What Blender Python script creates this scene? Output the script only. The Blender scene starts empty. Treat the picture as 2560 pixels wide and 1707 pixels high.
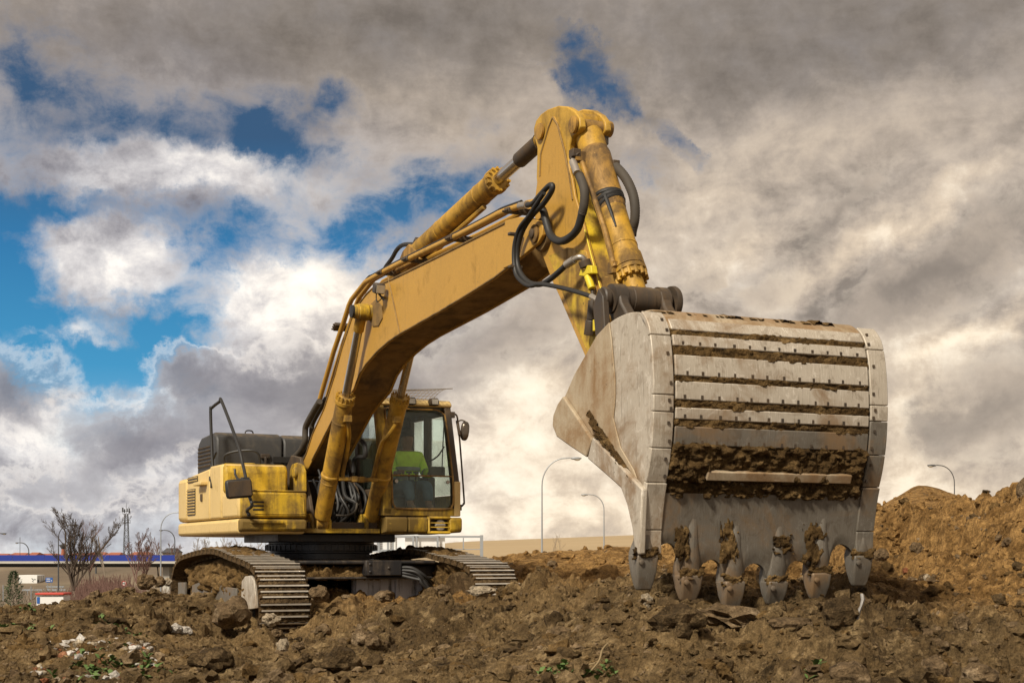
import bpy, bmesh, math, random
import numpy as np
from mathutils import Vector, Matrix, noise as mnoise

random.seed(7)
scene = bpy.context.scene
COL = scene.collection

# ------------------------------------------------------------------ camera
EYE = 1.15                      # eye height above the machine's own ground
FPX = 3800.0                    # focal length in photo pixels (2560 wide)
cam_d = bpy.data.cameras.new("camera")
cam = bpy.data.objects.new("camera", cam_d)
COL.objects.link(cam)
cam.location = (0, 0, EYE)
cam.rotation_euler = (math.radians(90), 0, 0)
cam_d.sensor_width = 36.0
cam_d.lens = 36.0 * FPX / 2560.0
cam_d.shift_y = (1385 - 853.5) / 2560.0
cam_d.clip_start = 0.1
cam_d.clip_end = 9000
scene.camera = cam

# ------------------------------------------------------------------ view, sun, sky
scene.view_settings.view_transform = 'Standard'
scene.view_settings.look = 'None'
scene.view_settings.gamma = 1.0
scene.view_settings.use_curve_mapping = False
scene.view_settings.exposure = 1.0

SKY_GAIN = 0.62
SUN_AZ, SUN_EL = math.radians(-150), math.radians(42)      # azimuth from +Y, clockwise positive
sun_d = bpy.data.lights.new("sun", 'SUN')
sun_d.energy = 2.4
sun_d.angle = math.radians(8)
sun_d.color = (1.0, 0.91, 0.76)
sun = bpy.data.objects.new("sun", sun_d)
COL.objects.link(sun)
sdir = Vector((math.sin(SUN_AZ) * math.cos(SUN_EL), math.cos(SUN_AZ) * math.cos(SUN_EL), math.sin(SUN_EL)))
sun.rotation_euler = sdir.to_track_quat('Z', 'Y').to_euler()
sun.location = sdir * 50

world = bpy.data.worlds.new("World")
scene.world = world
world.use_nodes = True


class NT:
    """small helper round a node tree"""
    def __init__(self, tree):
        self.t = tree
        self.n = tree.nodes
        self.l = tree.links

    def node(self, typ, **kw):
        n = self.n.new(typ)
        for k, v in kw.items():
            setattr(n, k, v)
        return n

    def set(self, sock, val):
        if val is None:
            return
        if isinstance(val, bpy.types.NodeSocket):
            self.l.new(val, sock)
        else:
            sock.default_value = val

    def math(self, op, a, b=None, c=None, clamp=False):
        n = self.node('ShaderNodeMath', operation=op, use_clamp=clamp)
        self.set(n.inputs[0], a)
        self.set(n.inputs[1], b)
        self.set(n.inputs[2], c)
        return n.outputs[0]

    def vmath(self, op, a, b=None, c=None):
        n = self.node('ShaderNodeVectorMath', operation=op)
        self.set(n.inputs[0], a)
        self.set(n.inputs[1], b)
        self.set(n.inputs[2], c)
        return n.outputs[0]

    def scale(self, a, k):
        n = self.node('ShaderNodeVectorMath', operation='SCALE')
        self.set(n.inputs[0], a)
        self.set(n.inputs[3], k)
        return n.outputs[0]

    def noise(self, vec, scale, detail=6, rough=0.55, dist=0.0, color=False):
        n = self.node('ShaderNodeTexNoise')
        self.set(n.inputs['Vector'], vec)
        n.inputs['Scale'].default_value = scale
        n.inputs['Detail'].default_value = detail
        n.inputs['Roughness'].default_value = rough
        n.inputs['Distortion'].default_value = dist
        return n.outputs['Color' if color else 'Fac']

    def ramp(self, fac, stops, interp='LINEAR'):
        n = self.node('ShaderNodeValToRGB')
        cr = n.color_ramp
        cr.interpolation = interp
        while len(cr.elements) < len(stops):
            cr.elements.new(0.5)
        for e, (p, c) in zip(cr.elements, stops):
            e.position = p
            e.color = (c, c, c, 1) if isinstance(c, (int, float)) else (c[0], c[1], c[2], 1)
        self.set(n.inputs[0], fac)
        return n.outputs[0]

    def step(self, x, a, b):
        n = self.node('ShaderNodeMapRange', interpolation_type='SMOOTHSTEP')
        self.set(n.inputs[0], x)
        n.inputs[1].default_value = a
        n.inputs[2].default_value = b
        return n.outputs[0]

    def mix(self, fac, a, b, blend='MIX'):
        n = self.node('ShaderNodeMix', data_type='RGBA', blend_type=blend)
        self.set(n.inputs[0], fac)
        for s, v in ((n.inputs[6], a), (n.inputs[7], b)):
            if isinstance(v, tuple) and len(v) == 3:
                v = (v[0], v[1], v[2], 1)
            self.set(s, v)
        return n.outputs[2]

    def mapping(self, vec, loc=(0, 0, 0), rot=(0, 0, 0), scl=(1, 1, 1), typ='POINT'):
        n = self.node('ShaderNodeMapping', vector_type=typ)
        self.set(n.inputs[0], vec)
        n.inputs[1].default_value = loc
        n.inputs[2].default_value = rot
        n.inputs[3].default_value = scl
        return n.outputs[0]


def build_sky():
    T = NT(world.node_tree)
    T.n.clear()
    out = T.node('ShaderNodeOutputWorld')
    bg = T.node('ShaderNodeBackground')
    bg.inputs[1].default_value = 0.1
    T.l.new(bg.outputs[0], out.inputs[0])
    tc = T.node('ShaderNodeTexCoord')
    d = tc.outputs['Generated']
    sx = T.node('ShaderNodeSeparateXYZ')
    T.l.new(d, sx.inputs[0])
    X, Y, Z = sx.outputs
    az = T.math('ARCTAN2', X, Y)
    el = T.math('ARCSINE', Z)
    cmb = T.node('ShaderNodeCombineXYZ')
    T.l.new(az, cmb.inputs[0])
    T.l.new(el, cmb.inputs[1])
    P = cmb.outputs[0]
    zz = T.math('MAXIMUM', T.math('ADD', T.math('ABSOLUTE', Z), 0.12), 0.03)
    cd = T.node('ShaderNodeCombineXYZ')
    T.l.new(T.math('DIVIDE', X, zz), cd.inputs[0])
    T.l.new(T.math('DIVIDE', Y, zz), cd.inputs[1])
    D = cd.outputs[0]
    w1 = T.vmath('SUBTRACT', T.noise(P, 10.0, 4, 0.55, color=True), (0.5, 0.5, 0.5))
    w2 = T.vmath('SUBTRACT', T.noise(P, 32.0, 7, 0.68, color=True), (0.5, 0.5, 0.5))
    Pw = T.vmath('ADD', P, T.scale(w1, 0.055))
    Pw = T.vmath('ADD', Pw, T.scale(w2, 0.038))

    def a_e(u, v):
        a = math.atan((u - 1280) / FPX)
        return a, math.atan((1385 - v) / FPX * math.cos(a))

    def blob(u, v, rx, ry, rot=0.0):
        a, e = a_e(u, v)
        m = T.mapping(Pw, (a, e, 0), (0, 0, math.radians(rot)), (rx / FPX, ry / FPX, 1), 'TEXTURE')
        g = T.node('ShaderNodeTexGradient', gradient_type='SPHERICAL')
        T.l.new(m, g.inputs[0])
        return g.outputs[1]

    def acc(base, items):
        for it in items:
            base = T.math('MULTIPLY_ADD', blob(*it[1:]), it[0], base)
        return base

    c5 = lambda n, k: T.math('MULTIPLY_ADD', n, k, -0.5 * k)
    n_big = T.noise(D, 0.9, 7, 0.58, 0.3)
    n_mid = T.noise(T.mapping(P, scl=(12, 17, 1)), 1.0, 9, 0.62, 0.3)
    n_puf = T.noise(T.mapping(P, loc=(3.1, 0.7, 0), scl=(27, 34, 1)), 1.0, 9, 0.64, 0.35)
    n_fin = T.noise(P, 75.0, 6, 0.66)
    n_str = T.noise(T.mapping(P, rot=(0, 0, -0.30), scl=(6, 24, 1)), 1.0, 8, 0.62, 0.6)

    # ---- openings of blue sky: (weight, u, v, rx, ry, rot)
    holes = [
        (2.2, 10, 660, 200, 330, 0), (1.6, -420, 640, 480, 260, 10), (1.8, 330, 860, 420, 150, 10), (1.7, 210, 950, 360, 170, 0), (1.1, 500, 830, 200, 100, 20), (1.4, 30, 800, 200, 200, 0),
        (1.3, 30, 190, 280, 170, -10), (1.5, 620, 300, 320, 130, 8), (1.5, 700, 360, 180, 90, 0), (1.2, 810, 255, 120, 70, 0),
        (1.1, 330, 270, 320, 110, 0), (1.7, 520, 680, 130, 110, 0), (1.2, 430, 510, 270, 90, 0), (1.2, 570, 590, 230, 90, 0), (1.0, 150, 500, 240, 60, 0),
        (1.7, 1490, 200, 130, 75, -40), (1.5, 1420, 140, 100, 60, -20), (1.2, 1570, 260, 110, 42, -35), (0.9, 1700, 340, 120, 40, -30),
        (1.1, 1060, 560, 300, 130, 15), (1.05, 960, 430, 380, 190, 10), (0.7, 20, 480, 320, 80, 0), (0.7, 1240, 480, 130, 130, 0), (0.5, 1610, 430, 150, 80, -20),
        (0.95, 860, 620, 330, 150, 0), (0.8, 200, 330, 300, 100, 0),
        (0.25, 200, 1345, 800, 60, 0),
        (-1.5, 300, 650, 260, 130, 0), (-1.1, 420, 405, 330, 70, -3), (-1.1, 620, 800, 230, 150, 0), (-1.3, 215, 848, 150, 42, 0),
        (-0.9, 780, 760, 260, 160, 0), (-1.1, 60, 1010, 250, 90, 0), (-0.7, 460, 920, 200, 60, 0), (-0.6, 1010, 330, 200, 90, 0)]
    hb = T.math('MULTIPLY', acc(0.0, holes), 0.78)
    hn = T.math('ADD', T.math('ADD', c5(n_mid, 3.0), c5(n_puf, 3.4)), T.math('ADD', c5(n_str, 1.0), c5(n_fin, 0.5)))
    hd = T.math('ADD', T.math('SUBTRACT', hb, 0.36), T.math('MULTIPLY', hn, T.math('MULTIPLY_ADD', T.step(hb, 0.0, 0.25), 0.70, 0.30)))
    hole = T.math('POWER', T.step(hd, -0.65, 1.25), 1.05)

    # ---- brightness of the high, thin cloud
    lum = T.math('MULTIPLY_ADD', n_big, 0.34, 0.29)
    lum = T.math('MULTIPLY_ADD', T.step(az, 0.0, 0.16), -0.07, lum)
    calm = T.math('MULTIPLY_ADD', T.step(el, 0.22, 0.32), -0.60, 1.0)
    lum = T.math('ADD', lum, T.math('MULTIPLY', T.math('ADD', c5(n_mid, 0.95), c5(n_puf, 0.95)), calm))
    lum = T.math('ADD', lum, c5(n_fin, 0.24))
    lum = T.math('ADD', lum, c5(n_str, 0.34))
    lum = T.math('MULTIPLY_ADD', T.step(el, 0.22, 0.0), 0.17, lum)
    light = [
        (-0.30, 1280, -60, 2800, 380, 0), (-0.14, 900, 60, 900, 160, 0), (-0.10, 2000, 160, 700, 250, 10), (-0.14, 300, 120, 700, 130, 0),
        (0.26, 300, 640, 300, 150, 0), (0.26, 660, 790, 300, 150, 0), (0.26, 520, 395, 420, 75, -4), (0.34, 215, 846, 180, 50, 0),
        (0.20, 950, 540, 480, 240, 15), (0.26, 850, 880, 260, 60, 20), (0.2, 780, 700, 300, 160, 0),
        (0.34, 110, 1075, 280, 80, 0), (0.32, 390, 990, 170, 60, 10), (-0.26, 200, 1320, 900, 110, 0), (0.1, 330, 1200, 260, 60, 0), (-0.12, 150, 1150, 600, 200, 0),
        (0.30, 2080, 640, 330, 80, 33), (0.30, 2300, 560, 300, 60, 30), (0.26, 2300, 920, 160, 160, 20), (0.30, 2460, 830, 260, 50, 20),
        (0.14, 1900, 420, 560, 160, 18), (0.24, 2260, 1130, 160, 200, 20), (0.22, 1850, 620, 260, 60, 25),
        (0.26, 1330, 1000, 330, 110, 20), (0.16, 1240, 880, 180, 60, 30), (-0.16, 1150, 800, 360, 220, 20),
        (0.22, 1270, 1150, 460, 150, 0), (0.22, 1400, 1290, 760, 120, 0), (-0.08, 1300, 1235, 300, 22, 0), (0.10, 2380, 1200, 400, 100, 0)]
    lum = acc(lum, light)
    cool_stops = [(0.02, (0.110, 0.105, 0.122)), (0.22, (0.205, 0.198, 0.222)), (0.42, (0.37, 0.355, 0.37)),
                  (0.62, (0.60, 0.575, 0.57)), (0.80, (0.88, 0.83, 0.77)), (1.0, (1.02, 0.97, 0.88))]
    warm_stops = [(0.02, (0.150, 0.128, 0.110)), (0.22, (0.255, 0.216, 0.182)), (0.42, (0.43, 0.356, 0.286)),
                  (0.62, (0.64, 0.52, 0.39)), (0.80, (0.90, 0.75, 0.56)), (1.0, (1.06, 0.91, 0.68))]
    wf = T.math('ADD', T.step(az, -0.22, 0.06), T.math('MULTIPLY', T.step(el, 0.24, 0.33), 0.85), clamp=True)
    cloud = T.mix(wf, T.ramp(lum, cool_stops), T.ramp(lum, warm_stops))
    # ---- blue between the clouds: the sky texture, deepened
    sk = T.node('ShaderNodeTexSky', sky_type='NISHITA')
    sk.sun_disc = False
    sk.sun_elevation = SUN_EL
    sk.sun_rotation = SUN_AZ
    blue = T.ramp(T.math('MULTIPLY', el, 2.5), [(0.0, (0.42, 0.52, 0.60)), (0.16, (0.16, 0.40, 0.60)), (0.30, (0.040, 0.255, 0.47)), (0.48, (0.022, 0.160, 0.35)), (0.66, (0.030, 0.080, 0.165)), (1.0, (0.04, 0.075, 0.14))])
    blue = T.mix(0.93, T.scale(sk.outputs[0], 0.06), blue)
    col = T.mix(hole, cloud, blue)
    # ---- lower, nearer cumulus in shade: crisp tops with a pale rim
    dark = [
        (1.3, 30, 955, 170, 150, -15), (1.1, 720, 960, 360, 130, 12), (1.0, 520, 980, 210, 100, 12), (1.0, 440, 940, 130, 70, 10), (1.0, 290, 1060, 150, 80, 0), (1.0, 280, 1130, 280, 90, 5), (0.8, 60, 1210, 260, 60, 0), (0.7, 380, 1230, 240, 50, 0),
        (0.8, 560, 1090, 260, 80, 0), (1.0, 860, 1010, 260, 170, 10), (0.95, 1330, 800, 240, 85, 22), (0.85, 1140, 930, 300, 120, 18), (0.6, 1010, 1010, 200, 90, 0),
        (1.05, 2070, 530, 210, 55, 38), (0.7, 1950, 720, 160, 60, 20), (0.9, 1760, 690, 90, 40, 10), (1.15, 2440, 650, 360, 120, 26), (0.9, 2250, 720, 260, 80, 28),
        (1.15, 2500, 1030, 300, 150, 14), (0.7, 2330, 1060, 160, 80, 10), (0.7, 1640, 760, 160, 50, 10), (0.6, 2180, 830, 180, 60, 10), (0.6, 1840, 590, 140, 36, 30)]
    db = acc(-0.02, dark)
    dn = T.math('ADD', T.math('ADD', c5(n_puf, 2.7), c5(n_mid, 1.8)), c5(n_fin, 0.35))
    dd = T.math('MULTIPLY_ADD', dn, T.step(db, -0.02, 0.34), db)
    rim = T.math('MULTIPLY', T.step(dd, -0.02, 0.30), T.step(dd, 0.62, 0.28))
    col = T.mix(T.math('MULTIPLY', rim, T.math('MULTIPLY_ADD', wf, -0.26, 0.32)), col, T.mix(wf, (0.95, 0.88, 0.80), (0.92, 0.80, 0.62)))
    dl = T.math('ADD', T.math('MULTIPLY_ADD', dd, -0.24, 0.53), c5(n_fin, 0.16))
    dl = T.math('ADD', dl, T.math('ADD', c5(n_mid, 0.85), c5(n_puf, 0.60)))
    dcol = T.mix(wf, T.ramp(dl, cool_stops), T.ramp(dl, warm_stops))
    col = T.mix(T.math('MULTIPLY', T.step(dd, 0.16, 1.10), 0.90), col, dcol)
    # below the horizon: dull earth light
    col = T.mix(T.step(Z, -0.01, -0.06), col, (0.16, 0.12, 0.08))
    T.l.new(T.scale(col, 10.0 * SKY_GAIN), bg.inputs[0])


build_sky()

# ------------------------------------------------------------------ frames of reference
# machine frame: origin under the slewing centre, x forwards, y to the machine's left, z up
CX, CY = -2.62, 20.9
HEAD = math.radians(25)
fx, fy = math.sin(HEAD), -math.cos(HEAD)
lx, ly = -fy, fx


def tz(u, v, s):
    """photo pixel -> (x, z) on the machine's vertical plane y = s"""
    r = (u - 1280) / FPX
    x0, y0 = CX + lx * s, CY + ly * s
    t = (r * y0 - x0) / (fx - r * fy)
    return t, EYE + (1385 - v) / FPX * (y0 + fy * t)


def sz(u, v, t):
    """photo pixel -> (y, z) on the machine's cross plane x = t"""
    r = (u - 1280) / FPX
    x0, y0 = CX + fx * t, CY + fy * t
    s = (r * y0 - x0) / (lx - r * ly)
    return s, EYE + (1385 - v) / FPX * (y0 + ly * s)


def pt(u, v, s):
    t, z = tz(u, v, s)
    return Vector((t, s, z))


def wp(u, v, Y):
    """photo pixel at distance Y -> world point"""
    return Vector(((u - 1280) / FPX * Y, Y, EYE + (1385 - v) / FPX * Y))


# ------------------------------------------------------------------ mesh builder
def spline(pts, n=8, closed=False):
    P = [Vector(p) for p in pts]
    m = len(P)
    out = []
    segs = m if closed else m - 1
    for i in range(segs):
        if closed:
            a, b, c, d = P[(i - 1) % m], P[i], P[(i + 1) % m], P[(i + 2) % m]
        else:
            a, b, c, d = P[max(i - 1, 0)], P[i], P[i + 1], P[min(i + 2, m - 1)]
        for k in range(n):
            t = k / n
            out.append(0.5 * ((2 * b) + (c - a) * t + (2 * a - 5 * b + 4 * c - d) * t * t + (3 * b - a - 3 * c + d) * t ** 3))
    if not closed:
        out.append(P[-1].copy())
    return out


class MB:
    def __init__(self):
        self.v, self.f, self.m = [], [], []

    def add(self, verts, faces, mat=0):
        o = len(self.v)
        self.v += [tuple(p) for p in verts]
        self.f += [tuple(i + o for i in f) for f in faces]
        self.m += [mat] * len(faces)
        return self

    def box(self, c, size, rot=None, mat=0):
        sx, sy, sz_ = (k / 2 for k in size)
        vs = [Vector((a * sx, b * sy, d * sz_)) for a in (-1, 1) for b in (-1, 1) for d in (-1, 1)]
        if rot is not None:
            vs = [rot @ p for p in vs]
        c = Vector(c)
        return self.add([p + c for p in vs],
                        [(0, 1, 3, 2), (4, 6, 7, 5), (0, 4, 5, 1), (2, 3, 7, 6), (0, 2, 6, 4), (1, 5, 7, 3)], mat)

    def ext(self, pts, vec, mat=0):
        """extrude a planar outline along vec"""
        vec = Vector(vec)
        P = [Vector(p) for p in pts]
        n = len(P)
        nor = Vector((0, 0, 0))
        for i in range(n):
            nor += P[i].cross(P[(i + 1) % n])
        if nor.dot(vec) > 0:
            P = P[::-1]
        vs = P + [p + vec for p in P]
        fs = [tuple(range(n)), tuple(range(2 * n - 1, n - 1, -1))]
        for i in range(n):
            j = (i + 1) % n
            fs.append((j, i, i + n, j + n))
        return self.add(vs, fs, mat)

    def prism(self, prof, s0, s1, mat=0):
        return self.ext([(t, s0, z) for t, z in prof], (0, s1 - s0, 0), mat)

    def slab(self, prof, t0, t1, mat=0):
        return self.ext([(t0, s, z) for s, z in prof], (t1 - t0, 0, 0), mat)

    def lathe(self, p0, d, prof, n=16, mat=0, cap=True):
        """prof: (distance along d, radius)"""
        d = Vector(d).normalized()
        p0 = Vector(p0)
        a = d.orthogonal().normalized()
        b = d.cross(a)
        vs, fs = [], []
        for (q, r) in prof:
            for k in range(n):
                w = 2 * math.pi * k / n
                vs.append(p0 + d * q + (a * math.cos(w) + b * math.sin(w)) * r)
        for i in range(len(prof) - 1):
            for k in range(n):
                k2 = (k + 1) % n
                fs.append((i * n + k, i * n + k2, (i + 1) * n + k2, (i + 1) * n + k))
        if cap:
            fs.append(tuple(range(n - 1, -1, -1)))
            e = (len(prof) - 1) * n
            fs.append(tuple(range(e, e + n)))
        return self.add(vs, fs, mat)

    def rod(self, p0, p1, r0, r1=None, n=12, mat=0):
        p0, p1 = Vector(p0), Vector(p1)
        return self.lathe(p0, p1 - p0, [(0, r0), ((p1 - p0).length, r0 if r1 is None else r1)], n, mat)

    def tube(self, pts, r, n=8, mat=0, cap=True):
        P = [Vector(p) for p in pts]
        m = len(P)
        R = r if isinstance(r, (list, tuple)) else [r] * m
        ref = None
        vs, fs = [], []
        for i in range(m):
            d = (P[min(i + 1, m - 1)] - P[max(i - 1, 0)])
            d = d.normalized() if d.length > 1e-9 else Vector((0, 0, 1))
            if ref is None:
                ref = d.orthogonal().normalized()
            ref = (ref - d * ref.dot(d))
            ref = ref.normalized() if ref.length > 1e-6 else d.orthogonal().normalized()
            b = d.cross(ref)
            for k in range(n):
                w = 2 * math.pi * k / n
                vs.append(P[i] + (ref * math.cos(w) + b * math.sin(w)) * R[i])
        for i in range(m - 1):
            for k in range(n):
                k2 = (k + 1) % n
                fs.append((i * n + k, i * n + k2, (i + 1) * n + k2, (i + 1) * n + k))
        if cap:
            fs.append(tuple(range(n - 1, -1, -1)))
            fs.append(tuple(range((m - 1) * n, m * n)))
        return self.add(vs, fs, mat)

    def grid(self, fn, na, nb, mat=0, mask=None):
        """fn(i, j) -> point, for 0..na, 0..nb; mask(i, j) keeps a cell"""
        vs = [fn(i, j) for i in range(na + 1) for j in range(nb + 1)]
        fs = []
        for i in range(na):
            for j in range(nb):
                if mask is None or mask(i, j):
                    a = i * (nb + 1) + j
                    fs.append((a, a + nb + 1, a + nb + 2, a + 1))
        return self.add(vs, fs, mat)

    def lump(self, c, r, seed=0, sub=2, rough=0.35, freq=1.6, flat=None, mat=0):
        V, Fc = ico(sub)
        off = Vector((seed * 7.31, seed * 3.17, seed * 1.93))
        rr = Vector(r) if not isinstance(r, (int, float)) else Vector((r, r, r))
        c = Vector(c)
        vs = []
        for p in V:
            k = 1 + rough * mnoise.noise(p * freq + off) + rough * 0.5 * mnoise.noise(p * freq * 2.7 + off)
            if sub > 2:
                k += rough * 0.28 * mnoise.noise(p * freq * 6.5 + off)
            q = p * k
            vs.append(c + Vector((q.x * rr.x, q.y * rr.y, q.z * rr.z)))
        return self.add(vs, Fc, mat)

    def mesh(self, name, mats, smooth=True, angle=38):
        me = bpy.data.meshes.new(name)
        me.from_pydata(self.v, [], self.f)
        for m in (mats if isinstance(mats, (list, tuple)) else [mats]):
            me.materials.append(m)
        me.polygons.foreach_set('material_index', self.m)
        if smooth:
            me.polygons.foreach_set('use_smooth', [True] * len(me.polygons))
            me.set_sharp_from_angle(angle=math.radians(angle))
        me.update()
        return me

    def build(self, name, mats, parent=None, smooth=True, bevel=0, kind=None, label=None, angle=38, fix=True):
        me = self.mesh(name, mats, smooth, angle)
        if fix:
            bm = bmesh.new()
            bm.from_mesh(me)
            bmesh.ops.recalc_face_normals(bm, faces=bm.faces)
            bm.to_mesh(me)
            bm.free()
        o = bpy.data.objects.new(name, me)
        COL.objects.link(o)
        if parent is not None:
            o.parent = parent
        if bevel:
            md = o.modifiers.new("edge", 'BEVEL')
            md.width = bevel
            md.segments = 2
            md.limit_method = 'ANGLE'
            md.angle_limit = math.radians(35)
            md.harden_normals = False
        if kind:
            o['kind'] = kind
        if label:
            o['label'] = label
        return o


_ico = {}


def ico(sub):
    if sub not in _ico:
        bm = bmesh.new()
        bmesh.ops.create_icosphere(bm, subdivisions=sub, radius=1)
        bm.verts.ensure_lookup_table()
        _ico[sub] = ([v.co.copy() for v in bm.verts], [tuple(v.index for v in f.verts) for f in bm.faces])
        bm.free()
    return _ico[sub]


def empty(name, loc=(0, 0, 0), rotz=0.0, parent=None):
    o = bpy.data.objects.new(name, None)
    COL.objects.link(o)
    o.location = loc
    o.rotation_euler = (0, 0, rotz)
    o.empty_display_size = 0.2
    if parent is not None:
        o.parent = parent
    return o


def tag(o, label, cat, group=None):
    o['label'] = label
    o['category'] = cat
    if group:
        o['group'] = group
    return o


def copy_tree(o, parent=None):
    c = o.copy()
    COL.objects.link(c)
    if parent is not None:
        c.parent = parent
    for ch in list(o.children):
        copy_tree(ch, c)
    return c


# ------------------------------------------------------------------ materials
def new_mat(name):
    m = bpy.data.materials.new(name)
    m.use_nodes = True
    T = NT(m.node_tree)
    T.n.clear()
    out = T.node('ShaderNodeOutputMaterial')
    b = T.node('ShaderNodeBsdfPrincipled')
    T.l.new(b.outputs[0], out.inputs[0])
    tc = T.node('ShaderNodeTexCoord')
    return m, T, b, tc.outputs['Object'], out


def bump(T, b, h, strength=0.3, dist=0.01):
    n = T.node('ShaderNodeBump')
    n.inputs['Strength'].default_value = strength
    n.inputs['Distance'].default_value = dist
    T.l.new(h, n.inputs['Height'])
    T.l.new(n.outputs[0], b.inputs['Normal'])


def m_plain(name, col, rough=0.6, metal=0.0, var=0.25, scale=6.0, bmp=0.0):
    m, T, b, P, o = new_mat(name)
    n = T.noise(P, scale, 6, 0.6)
    k = T.math('MULTIPLY_ADD', n, 2 * var, 1 - var)
    T.l.new(T.scale(T.mix(1.0, (col[0], col[1], col[2]), (col[0], col[1], col[2])), k), b.inputs['Base Color'])
    b.inputs['Roughness'].default_value = rough
    b.inputs['Metallic'].default_value = metal
    if bmp:
        bump(T, b, T.noise(P, scale * 6, 4, 0.6), bmp, 0.01)
    return m


def m_paint(name, col, grime=0.4, chips=0.5, streak=0.4, grime_col=(0.11, 0.062, 0.022), rough=0.5, chip_col=(0.055, 0.032, 0.018), fade=None):
    m, T, b, P, o = new_mat(name)
    base = T.mix(T.noise(P, 1.3, 4, 0.55), tuple(c * 0.86 for c in col), tuple(min(1, c * 1.10) for c in col))
    if fade:
        base = T.mix(T.step(T.noise(P, 2.1, 5, 0.6), 0.42, 0.68), base, fade)
    g1 = T.noise(P, 2.6, 9, 0.66, 0.4)
    st = T.noise(T.mapping(P, scl=(9, 9, 0.9)), 1.0, 6, 0.6)
    g = T.math('MULTIPLY_ADD', st, streak, T.math('MULTIPLY', g1, 1.0))
    gm = T.step(g, 0.72 + 0.25 * streak - 0.28 * grime, 1.02 + 0.32 * streak - 0.28 * grime)
    c = T.mix(T.math('MULTIPLY', gm, 0.85), base, grime_col)
    runs = T.noise(T.mapping(P, scl=(34, 34, 1.1)), 1.0, 5, 0.6)
    c = T.mix(T.math('MULTIPLY', T.step(runs, 0.60, 0.72), min(.6, .25 + .35 * grime)), c, grime_col)
    scr = T.noise(T.mapping(P, rot=(0.7, 0.5, 0.2), scl=(70, 9, 60)), 1.0, 4, 0.6)
    c = T.mix(T.math('MULTIPLY', T.step(scr, 0.66, 0.70), min(.7, .2 + .4 * chips)), c, tuple(min(1, k * 1.25 + .06) for k in col))
    ge = T.node('ShaderNodeNewGeometry')
    sn = T.node('ShaderNodeSeparateXYZ')
    T.l.new(ge.outputs['Normal'], sn.inputs[0])
    dust = T.math('MULTIPLY', T.step(sn.outputs[2], 0.55, 0.95), T.step(T.noise(P, 5.0, 7, 0.65), 0.38, 0.62))
    c = T.mix(T.math('MULTIPLY', dust, .55), c, (0.20, 0.135, 0.065))
    spk = T.step(T.noise(P, 17.0, 8, 0.7), 0.63, 0.67)
    area = T.step(T.noise(P, 1.9, 4, 0.5), 0.62 - 0.25 * chips, 0.80 - 0.25 * chips)
    c = T.mix(T.math('MULTIPLY', T.math('MULTIPLY', spk, area), min(1, chips * 1.4)), c, chip_col)
    fine = T.noise(P, 70.0, 4, 0.6)
    c = T.mix(1.0, c, T.ramp(fine, [(0.3, 0.82), (0.7, 1.0)]), 'MULTIPLY')
    T.l.new(c, b.inputs['Base Color'])
    T.l.new(T.math('MULTIPLY_ADD', gm, 0.35, rough), b.inputs['Roughness'])
    bump(T, b, T.math('ADD', T.math('MULTIPLY', g1, 0.5), T.math('MULTIPLY', fine, 0.15)), 0.22, 0.01)
    return m


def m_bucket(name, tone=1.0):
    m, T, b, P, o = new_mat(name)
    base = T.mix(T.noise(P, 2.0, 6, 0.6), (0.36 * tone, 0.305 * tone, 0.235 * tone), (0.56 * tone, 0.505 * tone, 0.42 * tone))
    scr = T.noise(T.mapping(P, scl=(34, 120, 6.5)), 1.0, 8, 0.72)
    base = T.mix(T.math('MULTIPLY', T.step(scr, 0.55, 0.66), 0.8), base, (0.70 * tone, 0.645 * tone, 0.56 * tone))
    base = T.mix(T.math('MULTIPLY', T.step(scr, 0.44, 0.34), 0.45), base, (0.14 * tone + .03, 0.11 * tone + .022, 0.08 * tone + .015))
    wear = T.noise(P, 7.0, 9, 0.72, 0.6)
    base = T.mix(T.math('MULTIPLY', T.step(wear, 0.54, 0.60), 0.42), base, (0.19 * tone + .02, 0.145 * tone + .015, 0.10 * tone + .01))
    base = T.mix(T.math('MULTIPLY', T.step(wear, 0.42, 0.37), 0.40), base, (0.78 * tone, 0.72 * tone, 0.63 * tone))
    scr2 = T.noise(T.mapping(P, rot=(0.35, 0.2, 0), scl=(60, 90, 4)), 1.0, 4, 0.6)
    base = T.mix(T.math('MULTIPLY', T.step(scr2, 0.60, 0.66), 0.5), base, (0.17 * tone + .02, 0.14 * tone + .015, 0.105 * tone + .01))
    stain = T.noise(P, 1.7, 9, 0.66, 0.5)
    base = T.mix(T.math('MULTIPLY', T.step(stain, 0.47, 0.66), 0.78), base, (0.22, 0.132, 0.060))
    spots = T.noise(P, 26, 6, 0.7)
    base = T.mix(T.math('MULTIPLY', T.step(spots, 0.67, 0.73), 0.8), base, (0.06, 0.042, 0.028))
    T.l.new(base, b.inputs['Base Color'])
    b.inputs['Roughness'].default_value = 0.52
    b.inputs['Metallic'].default_value = 0.12
    bump(T, b, T.math('ADD', T.math('MULTIPLY', scr, 0.6), T.math('MULTIPLY', spots, 0.4)), 0.25, 0.01)
    return m


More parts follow.
